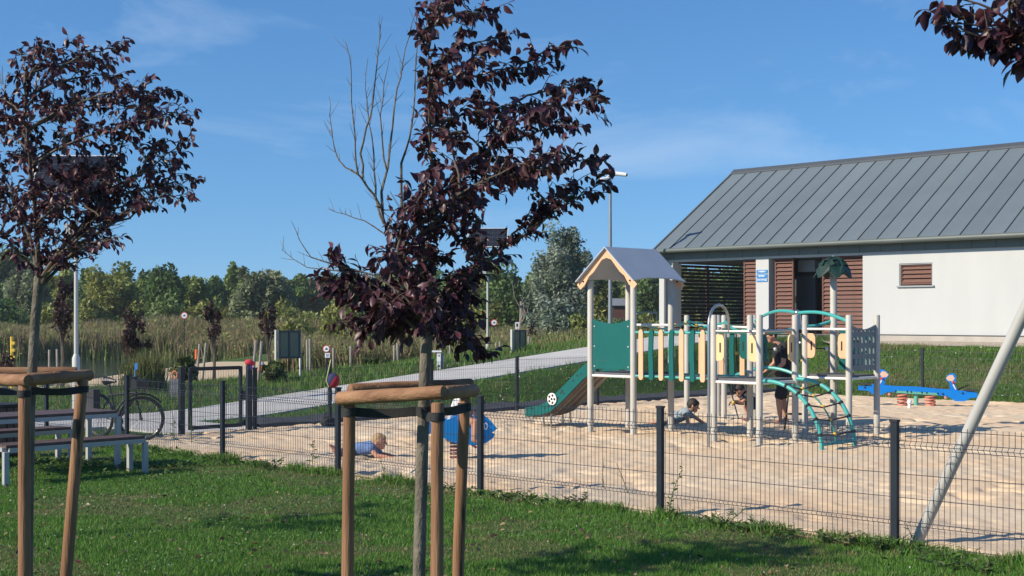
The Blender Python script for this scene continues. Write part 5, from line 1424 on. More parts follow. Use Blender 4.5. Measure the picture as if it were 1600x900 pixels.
def hair(parent, c, r, face, up, mat, k=1.08, low=.0):
    face, up = Vector(face).normalized(), Vector(up).normalized()
    balls = [(c + up * r * .26 - face * r * .13, r * k, (.95, .95, .98))]
    caps = [(c + up * r * .55 + face * r * .45, r * .52, c + up * r * .1 - face * r * .6, r * .55), (c - face * r * .5 + up * r * .1, r * .55, c - face * r * .5 - up * r * (.15 + low), r * .45)]
    return fused('hair', caps, mat, parent, max(.006, r * .07), 3, balls)
V3 = Vector
# boy lying on the sand, blond, blue shirt
ctr = V3((-2.05, 18.78, .02)); PB = thing('person', ctr, 'small blond boy in blue shirt lying on the sand, propped on his arms', 'person')
hc = PX(592.5, 690, 18.70); caps, balls = [], []; fdir = V3((.93, -.25, -.12)); hr = .098
head(hc, hr, fdir, V3((.1, 0, 1)), caps, balls)
sh = V3((-1.92, 18.74, .150)); hip = V3((-2.20, 18.84, .095))
caps += [(hc - Z * .06, .048, sh + V3((.02, 0, .02)), .05), (sh + V3((0, -.085, 0)), .062, sh + V3((0, .085, 0)), .062), (sh, .088, hip, .082), (hip + V3((0, -.05, 0)), .074, hip + V3((0, .05, 0)), .074)]
la, lh = V3((-1.84, 18.60, .045)), V3((-1.70, 18.58, .035)); ra, rh = V3((-1.80, 18.86, .045)), V3((-1.68, 18.80, .035))
caps += [(sh + V3((0, -.10, -.01)), .042, la, .034), (la, .033, lh, .024), (sh + V3((0, .10, -.01)), .042, ra, .034), (ra, .033, rh, .024)]
hand(lh, (1, -.05, 0), Z, .019, caps); hand(rh, (1, -.2, 0), Z, .019, caps)
for s in (-1, 1):
    kn = hip + V3((-.13, .06 * s, -.04)); an = kn + V3((-.11, .03 * s, .0 + (.05 if s < 0 else .01)))
    caps += [(hip + V3((0, .055 * s, -.01)), .068, kn, .048), (kn, .046, an, .032), (an, .032, an + V3((-.02, .0, .05)), .026), (an + V3((-.01, 0, .02)), .026, an + V3((-.055, .02 * s, .075)), .019)]
    for q in range(5): caps.append((an + V3((-.05, .02 * s + (q - 2) * .009, .07)), .007, an + V3((-.068, .02 * s + (q - 2) * .010, .085 - abs(q - 1) * .004)), .006))
fused('body', caps, SKIN, PB, .0075, 4, balls); face_bits(PB, hc, hr, fdir, V3((.1, 0, 1))); hair(PB, hc, hr, fdir, V3((.1, 0, 1)), HAIRB, 1.0)
SHB = M('shirt_blue', (.10, .17, .36), .85, .2, 10, bump=.3); fused('shirt', [(sh + V3((0, -.085, 0)), .072, sh + V3((0, .085, 0)), .072), (sh, .097, hip + V3((.03, 0, .01)), .092), (sh + V3((0, -.10, -.01)), .052, la.lerp(sh, .35), .05), (sh + V3((0, .10, -.01)), .052, ra.lerp(sh, .35), .05)], SHB, PB, .009, 5)
SHN = M('shorts_navy', (.025, .035, .085), .85, .2, 10, bump=.3); fused('shorts', [(hip + V3((0, -.05, 0)), .084, hip + V3((0, .05, 0)), .084)] + [(hip + V3((0, .055 * s, -.01)), .078, hip + V3((-.13, .058 * s, -.03)), .066) for s in (-1, 1)], SHN, PB, .009, 5)

# child riding the fish
st = fp + fe * -.02 + Z * .50; PR = thing('person', st, 'child in pale patterned shirt riding the blue fish rocker', 'person')
caps, balls = [], []; hip = st + Z * .07; sh = hip + V3((.07, 0, .215)); hc = sh + V3((.075, 0, .135)); hr = .092; up = V3((.15, 0, 1))
head(hc, hr, fe, up, caps, balls)
caps += [(hc - Z * .06, .042, sh, .046), (sh - fn * .09, .055, sh + fn * .09, .055), (sh, .082, hip, .082), (hip - fn * .05, .078, hip + fn * .05, .078)]
for s in (-1, 1):
    kn = hip + fe * .24 + fn * .17 * s - Z * .04; an = kn + fe * -.02 + fn * .03 * s - Z * .24
    caps += [(hip + fn * .06 * s, .072, kn, .05), (kn, .048, an, .032), (an, .032, an + fe * .10 - Z * .03, .024)]
    el = sh + fn * .16 * s + fe * .08 - Z * .14; wr = fp + fe * .15 + fn * .16 * s + Z * .67
    caps += [(sh + fn * .10 * s, .04, el, .032), (el, .031, wr, .023)]; hand(wr, (fe + Z * -.1), Z, .018, caps, .9)
fused('body', caps, SKIN, PR, .008, 4, balls); face_bits(PR, hc, hr, fe, up); hair(PR, hc, hr, fe, up, HAIRD, 1.07)
SHP = M('shirt_pattern', (.62, .62, .66), .85, .55, 26, bump=.3, col2=(.85, .85, .88)); fused('shirt', [(sh - fn * .09, .075, sh + fn * .09, .075), (sh, .108, hip + Z * .0, .118)] + [(sh + fn * .10 * s, .05, sh + fn * .145 * s + fe * .05 - Z * .09, .05) for s in (-1, 1)], SHP, PR, .009, 5)
fused('shorts', [(hip - fn * .05, .09, hip + fn * .05, .09)] + [(hip + fn * .06 * s, .083, hip + fe * .13 + fn * .12 * s - Z * .02, .07) for s in (-1, 1)], M('shorts_blue', (.04, .12, .36), .85, .15, 8), PR, .009, 5)

# boy crawling in the shade by the bridge
PC = thing('person', PX(1070, 664, 24.2), 'dark-haired boy in grey-blue patterned shirt crawling on the sand', 'person')
d = 24.2; hc = PX(1083, 634, d); fdir = V3((.95, -.2, -.30)); up = V3((.25, 0, 1)); hr = .105; caps, balls = [], []
head(hc, hr, fdir, up, caps, balls)
sh = PX(1072, 646, d); hip = PX(1049, 656, d + .1)
caps += [(hc + V3((-.03, 0, -.06)), .048, sh + V3((.03, 0, .02)), .05), (sh + V3((0, -.10, 0)), .066, sh + V3((0, .10, 0)), .066), (sh, .098, hip, .098), (hip + V3((0, -.06, 0)), .085, hip + V3((0, .06, 0)), .085)]
hn1, hn2 = V3((gx(1076, 24.0), 24.02, .03)), V3((gx(1101, 24.35), 24.35, .03))
e1, e2 = V3((sh.x + .00, 24.04, .16)), V3((sh.x + .16, 24.33, .16))
caps += [(sh + V3((0, -.12, -.01)), .046, e1, .038), (e1, .036, hn1, .026), (sh + V3((0, .12, -.01)), .046, e2, .038), (e2, .036, hn2, .026)]
hand(hn1, (.9, -.3, -.1), Z, .021, caps); hand(hn2, (.95, .1, -.1), Z, .021, caps)
for s in (-1, 1):
    kn = V3((hip.x + (.05 if s < 0 else -.02), hip.y + .08 * s, .055)); an = kn + V3((-.27, .02 * s, -.01))
    caps += [(hip + V3((0, .06 * s, 0)), .082, kn, .055), (kn, .052, an, .035), (an, .034, an + V3((-.08, 0, -.012)), .022)]
fused('body', caps, SKIN, PC, .008, 4, balls); face_bits(PC, hc, hr, fdir, up); hair(PC, hc, hr, fdir, up, HAIRD, 1.07)
SHC = M('shirt_floral', (.10, .16, .22), .85, .3, 24, bump=.3, col2=(.42, .48, .50)); fused('shirt', [(sh + V3((0, -.10, 0)), .078, sh + V3((0, .10, 0)), .078), (sh, .108, hip + V3((.03, 0, .02)), .110), (sh + V3((0, -.12, -.01)), .057, e1.lerp(sh, .35), .056), (sh + V3((0, .12, -.01)), .057, e2.lerp(sh, .35), .056)], SHC, PC, .009, 5)
fused('shorts', [(hip + V3((0, -.06, 0)), .097, hip + V3((0, .06, 0)), .097)] + [(hip + V3((0, .06 * s, 0)), .094, (hip + V3((.02, .075 * s, -.09))), .08) for s in (-1, 1)], M('shorts_grey', (.16, .18, .18), .85, .3, 18), PC, .009, 5)

# standing man in black, head bowed
d = 24.5; ft = V3((gx(1222, d), d, 0)); PM = thing('person', ft, 'man in black shirt and shorts standing among the climbing posts, head bowed', 'person')
hip = ft + V3((.04, 0, .90)); ch = ft + V3((-.03, -.02, 1.32)); nk = ft + V3((-.12, -.03, 1.48)); hc = ft + V3((-.20, -.04, 1.60)); fdir = V3((-.9, -.25, -.42)); up = V3((-.35, 0, .94)); hr = .108; caps, balls = [], []
head(hc, hr, fdir, up, caps, balls)
caps += [(nk, .06, hc - up * .07, .058), (ch + V3((.06, -.17, .08)), .075, ch + V3((-.04, .17, .08)), .075), (ch, .135, hip + Z * .12, .13), (hip + V3((.03, -.08, .03)), .125, hip + V3((-.03, .08, .03)), .125), (nk, .07, ch + Z * .06, .10)]
for s in (-1, 1):
    hp = hip + V3((.02 * -s, .095 * s, 0)); kn = ft + V3((-.02 + .06 * s, .10 * s, .49)); an = ft + V3((.02 + .07 * s, .11 * s, .085))
    caps += [(hp, .095, kn, .062), (kn, .058, kn.lerp(an, .35), .056), (kn.lerp(an, .3), .056, an, .036), (an, .038, an + V3((-.13, -.02, -.045)), .032), (an + V3((.03, 0, -.045)), .034, an + V3((-.10, -.01, -.05)), .035)]
    s0 = ch + V3((.03 * -s, .20 * s, .08)); el = s0 + V3((-.03, .04 * s, -.29)); wr = el + V3((-.17, -.05 * s, -.15))
    caps += [(s0, .056, el, .042), (el, .041, wr, .029)]; hand(wr, (-.8, -.1 * s, -.5), (0, 0, 1), .026, caps, .8)
fused('body', caps, SKIN, PM, .0105, 4, balls); face_bits(PM, hc, hr, fdir, up); hair(PM, hc, hr, fdir, up, HAIRD, 1.08)
SBLK = M('shirt_black', (.014, .014, .016), .85, .2, 10, bump=.3); SHK = M('shorts_black', (.018, .018, .020), .85, .2, 10, bump=.3)
fused('shirt', [(ch + V3((.06, -.17, .08)), .089, ch + V3((-.04, .17, .08)), .089), (ch, .15, hip + Z * .10, .15), (nk - Z * .03, .072, ch, .11)] + [(ch + V3((.03 * -s, .20 * s, .08)), .071, ch + V3((.03 * -s - .01, .215 * s, -.08)), .072) for s in (-1, 1)], SBLK, PM, .012, 5)
fused('shorts', [(hip + V3((.03, -.08, .05)), .14, hip + V3((-.03, .08, .05)), .14)] + [(hip + V3((.02 * -s, .095 * s, 0)), .115, ft + V3((-.01 + .05 * s, .10 * s, .54)), .098) for s in (-1, 1)], SHK, PM, .012, 5)

# child climbing in the rope ladder
d = 24.3; hc = PX(1155, 610, d); PK = thing('person', PX(1162, 655, d), 'dark-haired child crouching in the ropes below the platform', 'person')
fdir = V3((-.5, -.6, -.65)); up = V3((-.4, -.2, .9)); hr = .10; caps, balls = [], []; head(hc, hr, fdir, up, caps, balls)
sh = hc + V3((.10, .06, -.10)); hip = sh + V3((.20, .10, -.16))
caps += [(hc + V3((.04, .02, -.05)), .045, sh, .05), (sh + V3((.03, -.09, 0)), .06, sh + V3((-.03, .09, 0)), .06), (sh, .09, hip, .09), (hip + V3((0, -.05, 0)), .08, hip + V3((0, .05, 0)), .08)]
for s in (-1, 1):
    s0 = sh + V3((-.02 * s, .10 * s, 0)); el = s0 + V3((-.08, -.03, -.11)); wr = PX(1147 + 6 * (s > 0), 627, d - .04)
    caps += [(s0, .042, el, .034), (el, .033, wr, .024)]; hand(wr, (-.9, -.2, -.2), Z, .019, caps, 1.0)
    kn = hip + V3((-.14, .10 * s, -.04)); an = kn + V3((.06, .02 * s, -.21))
    caps += [(hip + V3((0, .06 * s, 0)), .076, kn, .052), (kn, .05, an, .033), (an, .032, an + V3((-.10, 0, -.02)), .024)]
fused('body', caps, SKIN, PK, .008, 4, balls); face_bits(PK, hc, hr, fdir, up); hair(PK, hc, hr, fdir, up, HAIRD, 1.07)
fused('shirt', [(sh + V3((.03, -.09, 0)), .071, sh + V3((-.03, .09, 0)), .071), (sh, .10, hip + V3((0, 0, .02)), .102)] + [(sh + V3((-.02 * s, .10 * s, 0)), .052, sh + V3((-.05, .10 * s, -.05)), .05) for s in (-1, 1)], M('shirt_dark', (.03, .035, .05), .85, .2, 10), PK, .009, 5)
fused('shorts', [(hip + V3((0, -.05, 0)), .092, hip + V3((0, .05, 0)), .092)] + [(hip + V3((0, .06 * s, 0)), .088, hip + V3((-.09, .085 * s, -.03)), .072) for s in (-1, 1)], SHN, PK, .009, 5)
# ------------------------------------------------------------------ purple-leaved plum trees
PLUM = M_leaf('plum_leaf', rough=.42, trans=.24, spec=.45)
PBARK = M('plum_bark', (0.135, 0.115, 0.085), .85, .35, 14, bump=.7, bscale=60, stretch=(1, 1, .5), col2=(0.20, 0.175, 0.135))
TWIG = M('plum_twig', (0.10, 0.075, 0.055), .8, .25, 14)
# one leaf: pointed oval, folded along the rib and drooping
_rib = [(0, 0), (.14, .13), (.36, .26), (.62, .265), (.85, .14), (1.0, 0)]
lv, lf = [], []
for x, y in _rib: lv.append((x, 0, -.30 * x * x))
for x, y in _rib[1:-1]: lv.append((x, y, -.30 * x * x + .42 * y))
for x, y in _rib[1:-1]: lv.append((x, -y, -.30 * x * x + .42 * y))
for o_ in (6, 10):
    f = [(0, 1, o_)] + [q for i in range(3) for q in ((1 + i, 2 + i, o_ + i + 1), (1 + i, o_ + i + 1, o_ + i))] + [(4, 5, o_ + 3)]
    lf += f if o_ == 6 else [tuple(reversed(q)) for q in f]
LV, LF = np.array(lv), np.array(lf)
PCOL = np.array([(.068, .024, .036), (.086, .030, .042), (.052, .020, .033), (.115, .042, .052), (.10, .060, .056)])
leaf_me = []
for c in PCOL:
    leaf_me.append(fast_mesh('leaf', LV, LF, PLUM, np.repeat(c[None], len(LV), 0), smooth=True))
def leaf_frames(P, D, size, rng):
    n = len(P)
    x = D / np.linalg.norm(D, axis=1)[:, None]
    up = np.array((0, 0, 1.0)) + rng.normal(0, .55, (n, 3))
    y = np.cross(up, x); y /= np.linalg.norm(y, axis=1)[:, None]
    z = np.cross(x, y)
    return np.stack([x, y, z], 2) * size[:, None, None]
def plum(label, trunk, tr, limbs, d, ls, seed, n_obj, twig_step=.030, per=(4, 9), group='purple-leaved plum trees on the lawn', bare=()):
    rg = np.random.default_rng(seed)
    base = Vector(trunk[0]); fork = Vector(trunk[-1])
    t = thing('plum_tree', (base.x, base.y, 0), label, 'tree', group)
    m = MB(); m.tube(trunk, tr, 12); tk = m.build('trunk', PBARK, t)
    LP, LD, LS = [], [], []; nodes = []
    for (ex, ey, dd, leafy, bend) in limbs:
        e = PX(ex, ey, d + dd); s = fork + Vector((rg.uniform(-.012, .012), rg.uniform(-.012, .012), rg.uniform(-.10, .03)))
        cand = [(p, (e - p).length) for p in nodes if e.z - p.z > .25 * (e - p).length]      # grow from a nearby older limb
        child = False
        if cand and bend <= 0:
            p, dl = min(cand, key=lambda c: abs(c[1] - .42))
            if dl < (e - s).length * .75: s = p.copy(); child = True
        dv = e - s; L = dv.length
        c1 = s + Vector((dv.x * (.22 + bend), dv.y * .25, dv.z * .38 + .05 * L)); c2 = s + Vector((dv.x * (.70 + bend), dv.y * .7, dv.z * .66 + .07 * L))
        n = 14; path = []
        for i in range(n):
            f = i / (n - 1); g = 1 - f
            p = s * g ** 3 + c1 * 3 * g * g * f + c2 * 3 * g * f * f + e * f ** 3
            path.append(p + Vector(rg.normal(0, .008, 3)) * (f * 1.6))
        r0 = (.0042 + .0085 * L) if not child else (.0030 + .0055 * L)
        nodes += path[4:12]
        m = MB(); m.tube(path, [r0 * (1 - f) ** 1.1 + .0022 for f in np.linspace(0, 1, n)], 7)
        lens = np.cumsum([0] + [(path[i + 1] - path[i]).length for i in range(n - 1)]); tot = lens[-1]
        sd = tot * (.22 if leafy == 1 else .4)
        while sd < tot:
            i = int(np.searchsorted(lens, sd)) - 1; i = min(max(i, 0), n - 2)
            p = path[i].lerp(path[i + 1], (sd - lens[i]) / max(1e-6, lens[i + 1] - lens[i])); tan = (path[i + 1] - path[i]).normalized()
            rd = Vector(rg.normal(0, 1, 3)); rd = (rd - tan * rd.dot(tan)).normalized()
            tl = rg.uniform(.06, .20) * (1.15 - .5 * sd / tot) * (1 if leafy else 1.1)
            td = (tan * .75 + rd * .8 + Vector((0, 0, .28))).normalized()
            q1, q2 = p + td * tl * .5, p + td * tl + Vector((0, 0, -.012 if leafy else .02))
            m.tube([p, q1, q2], [.0030, .0022, .0013], 4)
            if leafy:
                k = rg.integers(per[0], per[1]); 
                for j in range(k):
                    f = (j + .6) / k
                    LP.append(p.lerp(q2, f)); rr = rg.normal(0, 1, 3)
                    LD.append(np.array(td) * .55 + rr * .55 + np.array((0, 0, -.62))); LS.append(ls * rg.uniform(.5, 1.2))
            elif rg.random() < .5:
                m.tube([q1, q1 + (td + rd * .6).normalized() * tl * .4], [.0018, .001], 4)
            sd += rg.uniform(.6, 1.4) * twig_step * (1 if leafy == 1 else 2.0)
        m.build('limb', PBARK if leafy != 1 else TWIG, tk)
    for bi, bl in enumerate(bare):                     # leafless leaders with short dead twigs
        off = rg.uniform(-.12, .12); nb = len(bl)
        path = []
        for i, (x, y) in enumerate(bl):
            q = PX(x, y, d + off * i / nb)
            if i: path += [(path[-1] + q) / 2 + Vector(rg.normal(0, .004, 3)), q]
            else: path.append(q)
        L = sum((path[i + 1] - path[i]).length for i in range(len(path) - 1)); r0 = .0014 + .0052 * L; n = len(path)
        m = MB(); m.tube(path, [r0 * (1 - f) ** 1.0 + .0012 for f in np.linspace(0, 1, n)], 7)
        for i in range(3, n):
            for k in range(rg.integers(0, 4)):
                tan = (path[i] - path[i - 1]).normalized(); rd = Vector(rg.normal(0, 1, 3)); rd.y *= .6
                e = (tan * .8 + rd.normalized() * .7 + Z * .2).normalized(); p = path[i].lerp(path[i - 1], rg.random()); l = rg.uniform(.02, .13)
                m.tube([p, p + e * l * .5 + Z * .004, p + e * l + Z * .012], [.0018, .0013, .0008], 4)
        m.build('bare_limb', PBARK, tk)
    P = np.array([tuple(p) for p in LP]); D = np.array(LD); Sz = np.array(LS)
    Fm = leaf_frames(P, D, Sz, rg)
    ci = rg.choice(len(PCOL), len(P), p=[.32, .26, .24, .12, .06])
    # those nearest the viewer as single leaves, the rest as one mass
    order = np.argsort(P[:, 1] + rg.normal(0, .12, len(P)) + (~in_view(P[:, 0], P[:, 1], 0) * 5) + (P[:, 2] > HC + HY / FPX * P[:, 1]) * 5)
    single = np.zeros(len(P), bool); single[order[:n_obj]] = True
    rest = ~single
    v = np.einsum('nij,kj->nki', Fm[rest], LV) + P[rest][:, None, :]
    tri = (LF[None] + (np.arange(rest.sum()) * len(LV))[:, None, None]).reshape(-1, 3)
    col = np.repeat((PCOL[ci[rest]] * rg.uniform(.75, 1.3, (rest.sum(), 1)))[:, None], len(LV), 1).reshape(-1, 3)
    o = np.array(ROOT[t])
    cr = link('crown', fast_mesh('crown', v.reshape(-1, 3) - o, tri, PLUM, col, smooth=True), t); cr['kind'] = 'stuff'
    for i in np.nonzero(single)[0]:
        lo = bpy.data.objects.new('leaf', leaf_me[ci[i]]); COL.objects.link(lo); lo.parent = cr
        mm = Matrix(Fm[i].tolist()).to_4x4(); mm.translation = Vector(P[i]) - ROOT[t]
        lo.matrix_basis = mm
    return t, len(P)
rgl = random.Random(3)
# middle tree: leafy to the right and low, bare dead leaders on the left
L2 = []
for x, y in [(640, 345), (618, 372), (655, 420), (680, 330), (690, 400), (600, 395), (670, 460), (640, 480), (590, 470), (668, 12), (700, -10), (742, -30), (772, 18), (715, 55), (690, 95), (760, 90), (800, 55), (838, 108), (880, 72), (822, 165), (792, 205), (866, 165), (925, 128), (940, 160), (905, 190), (876, 230), (845, 262), (948, 250), (936, 288), (900, 285), (872, 310), (740, 150), (700, 205), (668, 180), (735, 245), (778, 262), (720, 300), (668, 265), (655, 320), (748, 312), (748, 395), (705, 350), (660, 385), (735, 420), (625, 400), (700, 440), (642, 300)]:
    L2.append((x, y, rgl.uniform(-.48, .48), 1, 0.0))
for x, y in [(512, 402), (505, 432), (520, 452), (545, 418), (558, 470), (560, 522), (590, 505), (575, 448), (610, 470), (628, 512), (600, 425), (640, 450), (540, 500)]:
    L2.append((x, y, rgl.uniform(-.42, .30), 1, .12))
for x, y in [(735, 468), (728, 500), (700, 495), (745, 430), (720, 470), (690, 520)]:
    L2.append((x, y, rgl.uniform(-.3, .42), 1, .10))
for x, y in [(738, 536), (752, 556)]:
    L2.append((x, y, rgl.uniform(-.1, .2), 1, .16))
BARE2 = [[(664, 495), (632, 442), (610, 392), (598, 340), (596, 300), (606, 262), (613, 200), (620, 140), (629, 100), (640, 55), (652, 14)],
         [(598, 330), (584, 304), (568, 283), (559, 272), (555, 232), (552, 188), (549, 130), (546, 88), (540, 64)],
         [(566, 281), (563, 240), (572, 200), (582, 165), (589, 100), (594, 52), (598, 26)],
         [(559, 272), (540, 262), (529, 250), (519, 212), (515, 180), (514, 150)],
         [(640, 455), (632, 400), (628, 330), (627, 255), (640, 215), (648, 150), (652, 70), (649, -15)],
         [(600, 350), (590, 322), (587, 290), (584, 240), (576, 190), (571, 140), (575, 90)],
         [(605, 268), (598, 230), (594, 180), (600, 130), (609, 88)],
         [(650, 480), (590, 432), (530, 415), (486, 402), (468, 375), (455, 345)],
         [(600, 440), (545, 425), (480, 418), (440, 390)],
         [(600, 365), (570, 345), (540, 335), (512, 326)]]
d2 = 7.40
plum('middle plum tree, leafy right half and bare dead twigs on the left', [Vector((gx(652, d2), d2, -.1)), PX(655, 880, d2), PX(660, 700, d2), PX(664, 580, d2), PX(668, 505, d2)], [.036, .034, .033, .031, .034], L2, d2, .061, 5, 300, bare=BARE2, twig_step=.027)
# left tree
d1 = 9.3; L1 = []
for x, y in [(30, 85), (62, 72), (118, 62), (95, 100), (205, 68), (170, 95), (190, 120), (240, 128), (278, 142), (262, 182), (305, 178), (296, 215), (250, 220), (303, 285), (275, 255), (240, 262), (302, 300), (225, 320), (200, 300), (178, 372), (170, 330), (150, 160), (130, 195), (165, 205), (200, 185), (110, 150), (75, 140), (40, 165), (10, 180), (-20, 145), (-45, 190), (60, 205), (95, 230), (130, 260), (165, 262), (30, 240), (-10, 235), (-50, 260), (5, 290), (-30, 310), (45, 300), (80, 300), (115, 320), (150, 310), (190, 245), (20, 340), (55, 350), (100, 360), (15, 385), (140, 365), (220, 160), (-60, 330)]:
    L1.append((x, y, rgl.uniform(-.6, .6), 1, -.06 if y > 300 else 0.0))
for x, y in [(75, 262), (100, 275), (120, 285), (150, 270), (175, 285), (85, 300), (140, 300), (60, 285), (110, 250), (165, 250)]:
    L1.append((x, y, rgl.uniform(-.55, -.1), 1, 0.0))
L1 += [(1, 130, .1, 0, -.1), (30, 70, -.2, 0, -.1), (215, 310, .2, 0, .1), (270, 298, .1, 0, .1), (150, 402, 0, 0, .1)]
plum('leftmost plum tree with rounded purple crown above the picnic table', [Vector((gx(42, d1), d1, -.1)), PX(44, 800, d1), PX(47, 640, d1), PX(55, 500, d1), PX(62, 432, d1)], [.038, .036, .034, .032, .036], L1, d1, .056, 8, 300, twig_step=.033, per=(4, 9))
# right tree: only branch tips reach into the picture
d3 = 5.5; L3_ = []
for x, y in [(1452, 22), (1470, -25), (1478, 45), (1500, 12), (1520, 55), (1545, 30), (1560, 62), (1590, 50), (1600, 15), (1580, -20), (1530, -30)]:
    L3_.append((x, y, rgl.uniform(-.15, .25), 1, 0.05))
for k in range(26):
    L3_.append((1760 + rgl.uniform(-190, 300), rgl.uniform(-330, 20), rgl.uniform(-.5, .5), 1, 0.0))
plum('plum tree beyond the right edge, only its branch tips showing at top right', [Vector((gx(1775, d3), d3, -.1)), PX(1775, 800, d3), PX(1770, 300, d3), PX(1768, 170, d3)], [.038, .036, .034, .034], L3_, d3, .074, 12, 60, twig_step=.06)
# tree beyond the left edge whose shadow falls across the lawn
d4 = 11.25; L4 = [(-330 + rgl.uniform(-170, 170), rgl.uniform(130, 390), rgl.uniform(-.6, .6), 1, 0.0) for k in range(34)]
plum('plum tree standing beyond the left edge, seen only by its lawn shadow', [Vector((gx(-335, d4), d4, -.1)), PX(-335, 700, d4), PX(-332, 500, d4), PX(-330, 440, d4)], [.038, .036, .034, .034], L4, d4, .075, 15, 0, twig_step=.08, per=(3, 6))

# ------------------------------------------------------------------ timber frames round the plums
def log_material(name, stretch):
    """weathered turned timber: fine grain and dark drying cracks that follow the log"""
    m = M(name, (0.245, 0.115, 0.052), .8, .28, 4, bump=.4, bscale=26, stretch=stretch, col2=(0.35, 0.19, 0.098), detail=8)
    n, l = m.node_tree.nodes, m.node_tree.links
    p_ = n['Principled BSDF']; src = p_.inputs['Base Color'].links[0].from_socket
    vec = [q for q in n if q.type == 'MAPPING'][0].outputs['Vector']
    t = n.new('ShaderNodeTexNoise'); t.inputs['Scale'].default_value = 7; t.inputs['Detail'].default_value = 3; l.new(vec, t.inputs['Vector'])
    r = n.new('ShaderNodeMapRange'); r.inputs[1].default_value = .66; r.inputs[2].default_value = .72; l.new(t.outputs['Fac'], r.inputs[0])
    x = n.new('ShaderNodeMix'); x.data_type = 'RGBA'; x.inputs[7].default_value = (.045, .028, .018, 1); l.new(r.outputs[0], x.inputs[0]); l.new(src, x.inputs[6]); l.new(x.outputs[2], p_.inputs['Base Color'])
    return m
LOGZ, LOGX, LOGY = log_material('stake_log_upright', (3, 3, .22)), log_material('stake_log_rail', (.22, 3, 3)), log_material('stake_log_rail_deep', (3, .22, 3))
STRAP = M('strap_black', (.018, .018, .018), .75, .2, 12, bump=.2)
def log(root, name, p, q, r0, r1=None, n=16, wob=.0015, seed=0):
    rg = random.Random(seed); p, q = Vector(p), Vector(q); path = []
    for i in range(7):
        path.append(p.lerp(q, i / 6) + Vector((rg.uniform(-wob, wob), rg.uniform(-wob, wob), rg.uniform(-wob, wob))))
    m = MB(); m.tube(path, [r0 + ((r1 or r0) - r0) * i / 6 + rg.uniform(-.001, .001) for i in range(7)], n, round_caps=True)
    e = q - p; return m.build(name, LOGZ if abs(e.z) > max(abs(e.x), abs(e.y)) else (LOGX if abs(e.x) > abs(e.y) else LOGY), root)
def strap(root, p, q, w=.05, th=.006):
    p, q = Vector(p), Vector(q); e = (q - p); L = e.length; e.normalize(); n_ = e.cross(Z).normalized(); z_ = n_.cross(e)
    m = MB(); vs, fs = [], []; N = 9
    for i in range(N):
        f = i / (N - 1); tw = .5 * math.sin(math.pi * f) * math.sin(f * 5); c = p.lerp(q, f) - Z * .012 * math.sin(math.pi * f); zz = (z_ * math.cos(tw) + n_ * math.sin(tw)) * w / 2; nn = (n_ * math.cos(tw) - z_ * math.sin(tw)) * th / 2
        vs += [c - zz - nn, c + zz - nn, c + zz + nn, c - zz + nn]
    for i in range(N - 1):
        for j in range(4): fs.append((i * 4 + j, i * 4 + (j + 1) % 4, i * 4 + 4 + (j + 1) % 4, i * 4 + 4 + j))
    fs += [(3, 2, 1, 0), tuple(len(vs) - 4 + j for j in range(4))]
    m.add(vs, fs); return m.build('strap', STRAP, root)
def band(root, c, r, h=.05):
    m = MB(); m.tube([Vector(c) - Z * h / 2, Vector(c) + Z * h / 2], r, 16); return m.build('strap_loop', STRAP, root)
def stake_frame(label, posts, bars, trunk, zst, rp, rb, seed):
    c = sum((Vector(p) for p, q in posts), Vector()) / len(posts); c.z = 0
    t = thing('stake_frame', c, label, 'tree support', 'timber tree supports on the lawn')
    for i, (p, q) in enumerate(posts): log(t, 'post', p, q, rp * 1.03, rp * .97, seed=seed + i)
    for i, (p, q) in enumerate(bars): log(t, 'crossbar', p, q, rb, rb * .96, seed=seed + 10 + i)
    T = Vector((trunk[0], trunk[1], zst)); band(t, T, .042)
    for (p, q) in posts:
        f = (zst - p.z) / (q.z - p.z); P = Vector(p).lerp(Vector(q), f); e = (P - T); e.z = 0; en = e.normalized(); sd = en.cross(Z)
        band(t, P, rp + .006, .045)
        strap(t, T + en * .02 + sd * .03, P - en * .0 + sd * (rp * .8))
    return t
zt2 = 1.53
Lp, Mp, Rp = (gx(546, 7.35), 7.35), (gx(683.5, 7.0), 7.0), (gx(724, 7.75), 7.75)
stake_frame('timber stake frame around the middle plum trunk', [(V3((gx(541, 7.35), 7.35, -.15)), V3((Lp[0], Lp[1], zt2 - .03))), (V3((gx(682, 7.0), 7.0, -.15)), V3((Mp[0], Mp[1], zt2 - .03))), (V3((gx(709, 7.75), 7.75, -.15)), V3((gx(727, 7.75), 7.75, zt2 + .02)))],
            [(PX(531, 623, 7.33), PX(692, 613, 6.98)), (PX(694, 614, 7.02), PX(741, 610, 7.80)), (PX(548, 610, 7.45), PX(735, 601, 7.88))], (gx(662, 7.4), 7.4), 1.435, .033, .037, 40)
zt1 = 1.535
stake_frame('timber stake frame around the leftmost plum trunk', [(V3((gx(38, 9.0), 9.0, -.15)), V3((gx(38, 9.0), 9.0, zt1 - .03))), (V3((gx(98, 9.55), 9.55, -.15)), V3((gx(129, 9.55), 9.55, zt1 - .03))), (V3((gx(-44, 9.5), 9.5, -.15)), V3((gx(-40, 9.5), 9.5, zt1 - .03)))],
            [(PX(-62, 590, 9.5), PX(44, 595, 8.95)), (PX(32, 594, 9.03), PX(140, 586, 9.63)), (PX(-45, 583, 9.6), PX(118, 582, 9.75))], (gx(50, 9.3), 9.3), 1.44, .040, .042, 60)

